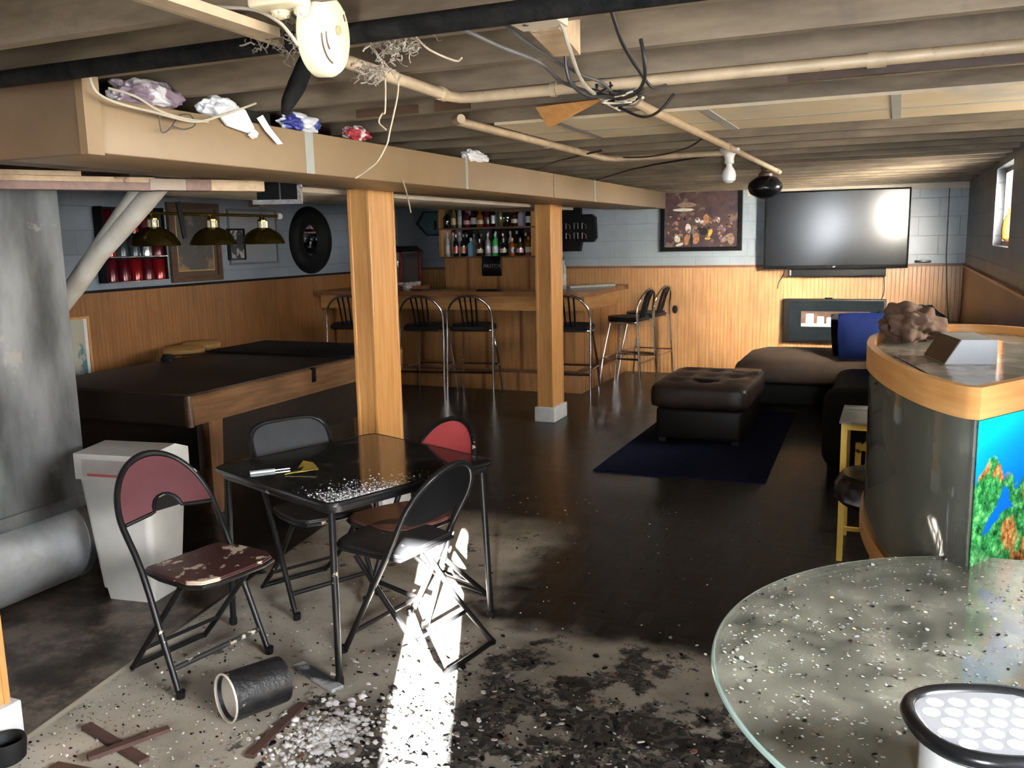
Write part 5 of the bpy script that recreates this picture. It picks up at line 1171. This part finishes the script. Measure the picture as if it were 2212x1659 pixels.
# ------------------------------------------------------------------ ceiling pipes
def pipe(name, label, pts, r, mat, cat='pipe', couplers=(), smooth=0):
    t = thing(name, label, cat, pts[0])
    MB().tube(pts, r, 14, smooth=smooth).build('tube', mat, t)
    for a, b_ in couplers: MB().tube([a, b_], r*1.25, 14).build('clip', mat, t)
    return t
zp = ZJ-.026
pipe('ceiling_pipe', 'tan painted pipe running from the smoke detector, then turning right across the joists', [(-1.32, .7, zp), (-1.34, 1.6, zp), (-1.39, 2.72, zp), (-1.37, 2.775, zp), (-1.32, 2.79, zp), (XN-.02, 2.75, zp)], .018, 'pipe_tan',
     couplers=[((-1.386, 2.66, zp), (-1.389, 2.69, zp)), ((-1.05, 2.785, zp), (-1.03, 2.785, zp)), ((-.10, 2.775, zp), (-.05, 2.775, zp))])
pipe('ceiling_pipe', 'tan painted pipe in mid ceiling running away then turning right, near the long duct', [(-1.60, 3.24, zp), (-1.645, 3.28, zp), (-1.65, 5.26, zp), (-1.62, 5.35, zp), (-1.55, 5.37, zp), (-.92, 5.37, zp)], .018, 'pipe_tan', couplers=[((-1.65, 4.3, zp), (-1.65, 4.33, zp))])
pipe('ceiling_pipe', 'pale tan pipe running straight from cable tangle to black globe lamp', [(-.885, 3.02, zp), (-.87, 5.2, zp), (-.865, 7.30, zp)], .018, 'pipe_tan', couplers=[((-.865, 7.1, zp), (-.865, 7.13, zp)), ((-.871, 5.0, zp), (-.871, 5.03, zp))])
pipe('black_pipe', 'black iron pipe crossing the top of the photo under the nearest joists', [(XL+.5, 1.80, ZJ-.031), (XN-.02, 1.80, ZJ-.031)], .023, 'char')
solo('old_batten', MB().beam((-1.27, .8, ZJ-.04), (-1.29, 1.68, ZJ-.04), .045, .02), 'pipe_tan', 'dirty old batten beside the pipe left of smoke detector', 'batten', loc=(-1.28, 1.2, ZJ-.04))

# blocking
bw = thing('joist_blocking', 'pale wood blocking with two nail holes between the front joists', 'block', (-.79, 2.05, ZJ))
MB().box(-.82, -.71, 1.86, 2.0, ZJ-.024, ZJ-.001).build('face_block', 'cream', bw)
MB().beam((-.78, 2.03, ZJ+.03), (-.83, 2.33, ZJ+.03), .07, .10).build('brace', 'lumber', bw)
MB().lathe([(.007, -.0262), (.007, -.0245)], 10, Matrix.Translation((-.79, 1.94, ZJ))).lathe([(.007, -.0262), (.007, -.0245)], 10, Matrix.Translation((-.755, 1.90, ZJ))).build('nail_holes', 'darkwood', bw)
solo('wood_wedge', MB().prism([(-1.27, 3.20, ZJ-.012), (-1.00, 3.14, ZJ-.012), (-1.27, 3.33, ZJ-.07)], (0, .03, 0)), 'oak', 'orange brown wood wedge stuck under a joist left of the cable tangle', 'wedge', loc=(-1.2, 3.2, ZJ-.02))
solo('grey_conduit', MB().tube([(-1.34, 3.45, ZJ-.018), (-1.36, 4.30, ZJ-.018)], .006, 8), 'cablegrey', 'thin grey conduit under the plasterboard left of the pale pipe', 'conduit', loc=(-1.35, 3.9, ZJ-.018))

# cables
def cable(label, pts, r, mat, cat='cable', name='cable', group=None):
    m = MB().tube(pts, r*.75, 8, smooth=6); return solo(name, m, mat, label, cat, group, loc=pts[0])
cable('white cable stretched from the wood blocking down to the cable tangle', [(-.70, 1.83, 2.148), (-.72, 1.98, 2.13), (-.77, 2.17, 2.12), (-.87, 2.58, 2.10), (-.89, 2.88, 2.085), (-.88, 2.99, 2.075)], .008, 'cablewhite')
cable('black cable hanging furthest right above the cable tangle', [(-.61, 2.00, 2.152), (-.62, 2.14, 2.10), (-.66, 2.48, 2.08), (-.66, 2.58, 2.07), (-.67, 2.77, 2.105)], .006, 'cableblack')
cable('black cable loop drooping on right side of the cable tangle', [(-.63, 2.33, 2.152), (-.62, 2.33, 2.10), (-.64, 2.40, 2.06), (-.71, 2.55, 2.05), (-.84, 2.83, 2.085)], .007, 'cableblack')
cable('black cable loop drooping on left side of the cable tangle', [(-.84, 2.34, 2.152), (-.84, 2.35, 2.10), (-.83, 2.37, 2.06), (-.81, 2.44, 2.04), (-.82, 2.63, 2.065), (-.85, 2.85, 2.09)], .007, 'cableblack')
cable('grey cable slanting from the black pipe toward the cable tangle', [(-.85, 1.87, 2.15), (-.87, 2.17, 2.132), (-.85, 2.45, 2.11), (-.82, 2.61, 2.10), (-.86, 2.85, 2.10)], .006, 'cablegrey')
cable('black cable tail curving up at the right below the tangle', [(-.86, 2.91, 2.07), (-.77, 2.87, 2.03), (-.69, 2.77, 2.03), (-.63, 2.70, 2.065)], .006, 'cableblack')
cable('dark grey cable lying left of the wood blocking, sagging between joists', [(-.98, 1.90, 2.15), (-.93, 2.11, 2.125), (-.88, 2.26, 2.105), (-.94, 2.62, 2.11), (-.88, 2.85, 2.10)], .007, 'cablegrey')
cable('short white cable end curling beside the cable tangle', [(-.87, 3.0, 2.085), (-.80, 2.89, 2.07), (-.72, 2.69, 2.062)], .006, 'cablewhite')
cable('thin black cable sagging right from mid ceiling pipe bend', [(-1.73, 5.37, 2.14), (-1.38, 5.28, 2.118), (-1.03, 4.71, 2.10), (-.88, 4.42, 2.12)], .006, 'cableblack')
cable('black cable running from the long duct toward the mid ceiling', [(-2.19, 5.55, 2.10), (-1.93, 5.19, 2.112), (-1.5, 4.77, 2.122)], .007, 'cableblack')
cable('black cable farther back, from long duct to the bulb holder', [(-2.19, 6.81, 2.10), (-1.6, 5.95, 2.112), (-1.01, 5.50, 2.128)], .008, 'cableblack')
tg = thing('cable_tangle', 'tangled knot of black and white wires under ceiling where the pipes meet', 'wires', (-.85, 2.9, 2.1))
random.seed(21)
for nm, mt, cnt in (('black_wires', 'cableblack', 5), ('white_wires', 'cablewhite', 2)):
    m = MB()
    for i in range(cnt):
        c0 = Vector((-.85, 2.86, 2.10)); m.tube([c0+Vector((random.uniform(-.06, .07), random.uniform(-.12, .12), random.uniform(-.035, .03))) for q in range(5)], .0036, 6, smooth=5)
    m.build(nm, mt, tg)
MB().box(-.90, -.80, 2.80, 2.92, ZJ-.035, ZJ-.002, bevel=.006).build('junction_box', 'galv', tg)
cable('long pale twine hanging from joist left end of the tan pipe down over the duct', [(-1.27, 2.05, 2.15), (-1.20, 2.05, 2.07), (-1.19, 2.05, 2.03), (-1.22, 2.05, 1.93), (-1.23, 2.05, 1.90), (-1.26, 2.05, 1.86), (-1.29, 2.05, 1.84), (-1.33, 2.05, 1.82)], .0032, 'twine', 'twine', 'twine')
cable('shorter pale twine hanging beside the long twine right of the smoke detector', [(-1.24, 2.0, 2.15), (-1.20, 2.0, 2.08), (-1.20, 2.0, 1.98), (-1.21, 2.0, 1.97), (-1.22, 2.0, 1.95), (-1.20, 2.0, 1.93)], .003, 'twine', 'twine', 'twine')
cable('short pale twine hooked on a joist between smoke detector and wood blocking', [(-1.12, 2.02, 2.152), (-1.09, 2.04, 2.12), (-1.05, 2.10, 2.10), (-1.03, 2.10, 2.105)], .0035, 'twine', 'twine', 'twine')
cable('short twine hanging below the duct right of the big post top', [(-2.19, 3.78, 1.945), (-2.185, 3.81, 1.88), (-2.19, 3.85, 1.79)], .0045, 'twine', 'twine', 'twine')
cable('white cable draped along the near end of the tan duct', [(-2.12, 1.93, 2.15), (-2.12, 1.93, 2.13), (-2.12, 1.95, 2.09), (-2.12, 2.02, 2.07), (-2.12, 2.16, 2.06), (-2.12, 2.33, 2.05), (-2.12, 2.45, 2.08), (-2.12, 2.57, 2.12), (-2.13, 2.66, 2.15)], .0055, 'cablewhite')
cable('second white cable hanging from torn package over the tan duct', [(-2.18, 2.05, 2.12), (-2.13, 2.10, 2.10), (-2.12, 2.18, 2.068), (-2.12, 2.29, 2.055), (-2.14, 2.42, 2.06)], .005, 'cablewhite')
cable('thin grey wire loop dangling on the tan duct face', [(-2.16, 2.22, 2.06), (-2.17, 2.24, 2.01), (-2.17, 2.28, 2.03), (-2.17, 2.32, 2.07), (-2.17, 2.37, 2.08), (-2.17, 2.39, 2.05), (-2.17, 2.34, 2.03), (-2.17, 2.29, 2.035)], .003, 'cablegrey', 'wire', 'wire')
cable('white cable along the dirty batten left of smoke detector', [(-1.36, 1.58, 2.152), (-1.27, 1.6, 2.14), (-1.21, 1.6, 2.11), (-1.18, 1.6, 2.08), (-1.17, 1.61, 2.06)], .005, 'cablewhite')

# ------------------------------------------------------------------ junk on the duct
def sheet_bag(c, w, h, d, seed): return MB().blob(c, d, w, h, 5, .38, 0, seed, 1.9)
pb = thing('plastic_bag', 'knotted white plastic bag hanging over the tan duct near its front end', 'bag', (-2.2, 2.62, 2.11))
MB().blob((-2.24, 2.60, 2.12), .05, .09, .05, 5, .35, 0, 4, 2.0).build('bag_body', 'bag', pb, angle=180)
m = MB(); m.prism([(-2.19, 2.50, 2.12), (-2.185, 2.56, 2.065), (-2.182, 2.66, 2.05), (-2.182, 2.70, 2.07), (-2.185, 2.66, 2.13), (-2.19, 2.60, 2.14)], (.008, 0, 0)); m.build('bag_flap', 'bag', pb)
MB().blob((-2.178, 2.695, 2.05), .014, .02, .016, 3, .4, 0, 8).build('knot', 'bag', pb)
MB().prism([(-2.185, 2.76, 2.125), (-2.183, 2.80, 2.08), (-2.182, 2.865, 2.03), (-2.182, 2.835, 2.025), (-2.185, 2.77, 2.07), (-2.187, 2.73, 2.11)], (.004, 0, 0)).build('bag_strip', 'bag', pb)
solo('wrapped_bundle', sheet_bag((-2.25, 3.08, 2.135), .12, .036, .04, 2), 'bluebag', 'blue and white plastic bundle on the duct top under the black tube', 'bag', loc=(-2.25, 3.08, 2.1), angle=180)
solo('crumpled_bag', sheet_bag((-2.22, 4.65, 2.118), .13, .036, .04, 5), 'bag', 'grey white crumpled bag farther back on the duct top', 'bag', loc=(-2.22, 4.65, 2.1), angle=180)
solo('red_wrapper', sheet_bag((-2.23, 3.46, 2.13), .09, .032, .035, 7), 'redbag', 'red and white wrapper on the duct top between the seams', 'wrapper', loc=(-2.23, 3.46, 2.1), angle=180)
solo('torn_package', sheet_bag((-2.27, 2.28, 2.135), .14, .05, .05, 9), 'pkg', 'torn white and purple package on the front end of the duct', 'package', loc=(-2.27, 2.28, 2.1), angle=180)
solo('dark_box', MB().box(-2.40, -2.24, 2.74, 2.88, 2.096, 2.148, bevel=.004), 'blackmatte', 'small black box on the duct top behind the knotted bag', 'box', loc=(-2.3, 2.8, 2.096))

# ------------------------------------------------------------------ smoke detector, hanging on its wires
cv = (Vector((0, 0, CAMH))-Vector((-1.150, 1.70, 2.094))).normalized()
rt_ = Vector((_cy, _sy, 0)); pr_ = (rt_-cv*rt_.dot(cv)).normalized(); nd = (cv*.47+pr_*.88).normalized()
up_ = Vector((0, 0, 1)); xd = up_.cross(nd).normalized(); yd = nd.cross(xd)
TD = Matrix((xd, yd, nd)).transposed().to_4x4(); TD.translation = (-1.150, 1.70, 2.094)
sd_ = thing('smoke_detector', 'round ivory smoke detector dangling from wires below the joists', 'detector', (-1.150, 1.70, 2.094))
RD = .085
MB().lathe([(RD*.96, -.036), (RD, -.032), (RD, -.004), (RD*.93, .006), (RD*.86, .009), (0, .011)], 48, TD).build('body', 'ivory', sd_)
MB().lathe([(.010, .0105), (.010, .0150), (.007, .0165), (0, .0165)], 18, TD @ Matrix.Translation((.012, .014, 0))).build('test_button', pm('cream_button', (0.34, 0.26, 0.13), (0.30, 0.23, 0.11), 6), sd_)
m = MB(); N = TD
def arcpts(r, a0, a1, n=9): return [N @ Vector((r*math.cos(R(a0+(a1-a0)*k/n)), r*math.sin(R(a0+(a1-a0)*k/n)), .0102)) for k in range(n+1)]
for pts_ in (arcpts(.058, 185, 262), arcpts(.038, 178, 235), [N @ Vector((.040, .052, .0095)), N @ Vector((.048, .040, .0095))]):
    MB().tube(pts_, .0023, 6).build('sound_slot', 'darkwood', sd_)
MB().tube([N @ Vector((-.03, .03, -.036)), Vector((-1.24, 1.75, 2.12)), Vector((-1.27, 1.72, 2.155))], .004, 6, smooth=4).tube([N @ Vector((.02, .05, -.036)), Vector((-1.15, 1.76, 2.155))], .004, 6).build('wires', 'cablewhite', sd_)
solo('charred_tube', MB().tube([(-1.405, 2.0, 2.15), (-1.43, 2.0, 2.116), (-1.465, 2.0, 2.06), (-1.495, 2.0, 2.02), (-1.51, 2.0, 1.99)], [.010, .022, .024, .019, .009], 12, smooth=5), 'char', 'charred black lump hanging below the left of smoke detector', 'charred tube', loc=(-1.425, 2.0, 2.15))
random.seed(31)
m = MB()
def strands(c, sp, n, L):
    for i in range(n):
        p = Vector(c)+Vector((random.gauss(0, sp[0]), random.gauss(0, sp[1]), random.gauss(0, sp[2]))); pts_ = [p.copy()]
        for q in range(4):
            p = p+Vector((random.uniform(-L, L), random.uniform(-L, L), random.uniform(-L, L*.7))); pts_.append(p.copy())
        m.tube(pts_, random.choice([.0008, .0011, .0015, .0022]), 4, smooth=2)
strands((-1.30, 1.76, 2.115), (.05, .03, .014), 90, .012)
strands((-1.17, 1.90, 2.055), (.022, .02, .010), 60, .012)
strands((-1.11, 1.92, 2.115), (.035, .03, .012), 90, .012)
tag(m.build('dusty_cobwebs', 'fluff'), 'dusty cobweb clumps around the smoke detector', 'cobweb', kind='stuff')
solo('wire_box', MB().box(-1.24, -1.13, 1.54, 1.61, ZJ-.022, ZJ-.002, bevel=.006).blob((-1.20, 1.60, ZJ-.022), .022, .02, .014, 3, .3, 0, 3).blob((-1.15, 1.60, ZJ-.022), .016, .016, .016, 3, .3, 0, 5), 'ivory', 'ivory plastic junk at the top edge just left of smoke detector', 'bracket', loc=(-1.28, 1.56, ZJ-.03))

# ------------------------------------------------------------------ lamp holder with bulb, black globe lamp
lh = thing('bulb_holder', 'porcelain lamp holder with unlit round white bulb under the ceiling', 'lamp', (-.90, 5.25, ZJ))
T = Matrix.Translation((-.90, 5.25, 0))
MB().lathe([(.058, 2.135), (.058, 2.12), (.035, 2.105), (.026, 2.08), (.028, 2.055), (.024, 2.05)], 22, T).build('holder', 'porcelain', lh)
MB().lathe([(.016, 2.052), (.018, 2.035), (.034, 2.012), (.041, 1.985), (.036, 1.958), (.020, 1.945), (0, 1.942)], 22, T).build('bulb', pm('frosted_bulb', (0.75, 0.74, 0.72), (0.70, 0.69, 0.67), 4, rough=0.15), lh)
MB().tube([(-.90, 5.19, 2.13), (-.95, 5.10, 2.148)], .003, 6).tube([(-.88, 5.19, 2.13), (-.87, 5.0, 2.148)], .003, 6).build('wires', 'cableblack', lh)
gl = thing('globe_lamp', 'glossy black oval globe lamp hanging at the end of pale pipe', 'lamp', (-.90, 6.8, 2.0))
MB().blob((-.905, 6.8, 1.99), .122, .122, .085, 4, .04, 0, 2, 2).build('globe', 'blackplain', gl)
MB().lathe([(.05, 2.06), (.05, 2.085), (.03, 2.10), (.02, 2.149)], 18, Matrix.Translation((-.905, 6.8, 0))).build('fitting', 'darkwood', gl)

# ------------------------------------------------------------------ floor litter
cb = thing('tar_can', 'tipped over black can with pale open mouth on the floor in front', 'can', (-2.03, 2.33, 0))
ca, cbv = Vector((-2.085, 2.235, .088)), Vector((-2.0, 2.435, .080))
dirv = (cbv-ca).normalized(); xx_ = dirv.cross(Vector((0, 0, 1))).normalized(); zz2 = xx_.cross(dirv)
TCN = Matrix((xx_, zz2, dirv)).transposed().to_4x4(); TCN.translation = ca
Lc = (cbv-ca).length
MB().lathe([(.076, .02), (.083, .0), (.087, .003), (.084, Lc-.004), (.078, Lc), (0, Lc)], 26, TCN, cap=False).build('body', 'tar', cb)
MB().lathe([(.082, .002), (.077, .02), (.072, .07), (0, .075)], 26, TCN, cap=False).build('inside', pm('pale_can_inside', (0.46, 0.41, 0.33), (0.36, 0.31, 0.25), 8, rough=0.7), cb)
MB().tube([TCN @ Vector((.084*math.cos(a), .084*math.sin(a), .0)) for a in [2*PI*k/28 for k in range(28)]], .004, 6, closed=True).build('mouth_rim', 'flakewhite', cb)
def stick(label, a, b_, w, h, mat, cat='wood scrap', z=.0):
    a, b_ = Vector(a), Vector(b_); return solo('wood_scrap', MB().beam((a.x, a.y, z+h/2+.001), (b_.x, b_.y, z+h/2+.003), w, h), mat, label, cat, 'wood scraps on the floor', loc=((a.x+b_.x)/2, (a.y+b_.y)/2, 0))
stick('dark red brown stick, the longer arm of the crossed scraps at bottom left', (-2.52, 2.02, 0), (-2.16, 1.93, 0), .035, .016, 'scrap')
stick('dark red brown stick lying across the longer scrap at bottom left', (-2.33, 1.86, 0), (-2.21, 2.09, 0), .028, .014, 'scrap', z=.017)
stick('red brown wood scrap lying right beside the black can', (-1.90, 2.42, 0), (-1.86, 2.08, 0), .032, .014, 'scrap')
stick('dark board scrap at the bottom edge, left of centre', (-2.42, 1.80, 0), (-2.0, 1.84, 0), .05, .012, 'darkwood')
solo('metal_strip', MB().beam((-2.10, 2.66, .010), (-1.84, 2.55, .012), .05, .014), pm('painted_metal_strip', (0.05, 0.055, 0.06), (0.5, 0.5, 0.5), 6, rough=0.3, metal=0.3, edge=(0.5, 0.58)), 'grey and white metal strip on the floor by front table leg', 'strip', loc=(-1.97, 2.6, 0))
bc = solo('black_cup', MB().lathe([(.045, 0), (.056, .01), (.062, .06), (.058, .078), (.050, .07), (.044, .02), (.0, .016)], 24, cap=False), 'blackmatte', 'squat black cup on the floor at bottom left corner', 'cup')
bc.location = (-2.60, 1.78, .001)
m = MB(); random.seed(41)
for i in range(620):
    a = random.uniform(0, 6.28); r = abs(random.gauss(0, .11)); x_, y_ = -1.70+r*math.cos(a)*.8, 2.28+r*math.sin(a)*1.3
    q = random.choice([.005, .006, .007, .008, .010, .013]); m.blob((x_, y_, q*.6+.025*max(0, 1-r/.15)*random.random()), q*random.uniform(.8, 1.4), q*random.uniform(.6, 1.1), q*.75, 2, .8, 0, i, 2.2)
tag(m.build('ash_heap', angle=180, mats=pm('pale_ash', (0.72, 0.69, 0.66), (0.40, 0.38, 0.36), 26, rough=0.95, bump=0.5)), 'pale clumpy ash heap left of the sun streak on the floor', 'ash', kind='stuff')
m = MB(); random.seed(43)
for i in range(8200):
    x_, y_ = random.uniform(-2.65, .35), random.uniform(1.55, 3.6)
    dens = math.exp(-((y_-2.2)/.62)**2)*(0.4+.6*math.exp(-((x_+1.35)/.85)**2))
    if x_ < -2.349-.168*y_+.02 or random.random() > dens: continue
    q = random.choice([.003, .004, .004, .005, .006, .007, .009, .012, .016]) if x_ > -2.0 else random.choice([.003, .004, .005, .006, .008])
    mi = random.choice([0, 0, 0, 1, 1, 1, 2, 2, 0, 0, 1, 0, 0, 1, 2, 0, 3]) if x_ > -1.9 else random.choice([0, 0, 1, 2, 2, 1, 0, 1, 2, 3])
    m.flake((x_, y_, .0006), q, random.uniform(.0015, .005), mi, 6)
for i in range(140):
    x_, y_ = random.uniform(-2.8, -.6), random.uniform(3.3, 5.2)
    m.flake((x_, y_, .0006), random.uniform(.003, .010), .002, random.choice([0, 1, 2]), 6)
tag(m.build('floor_debris', ['char', 'ash', 'flakewhite', 'redwood']), 'burnt flakes and plaster crumbs strewn over the floor', 'debris', kind='stuff')
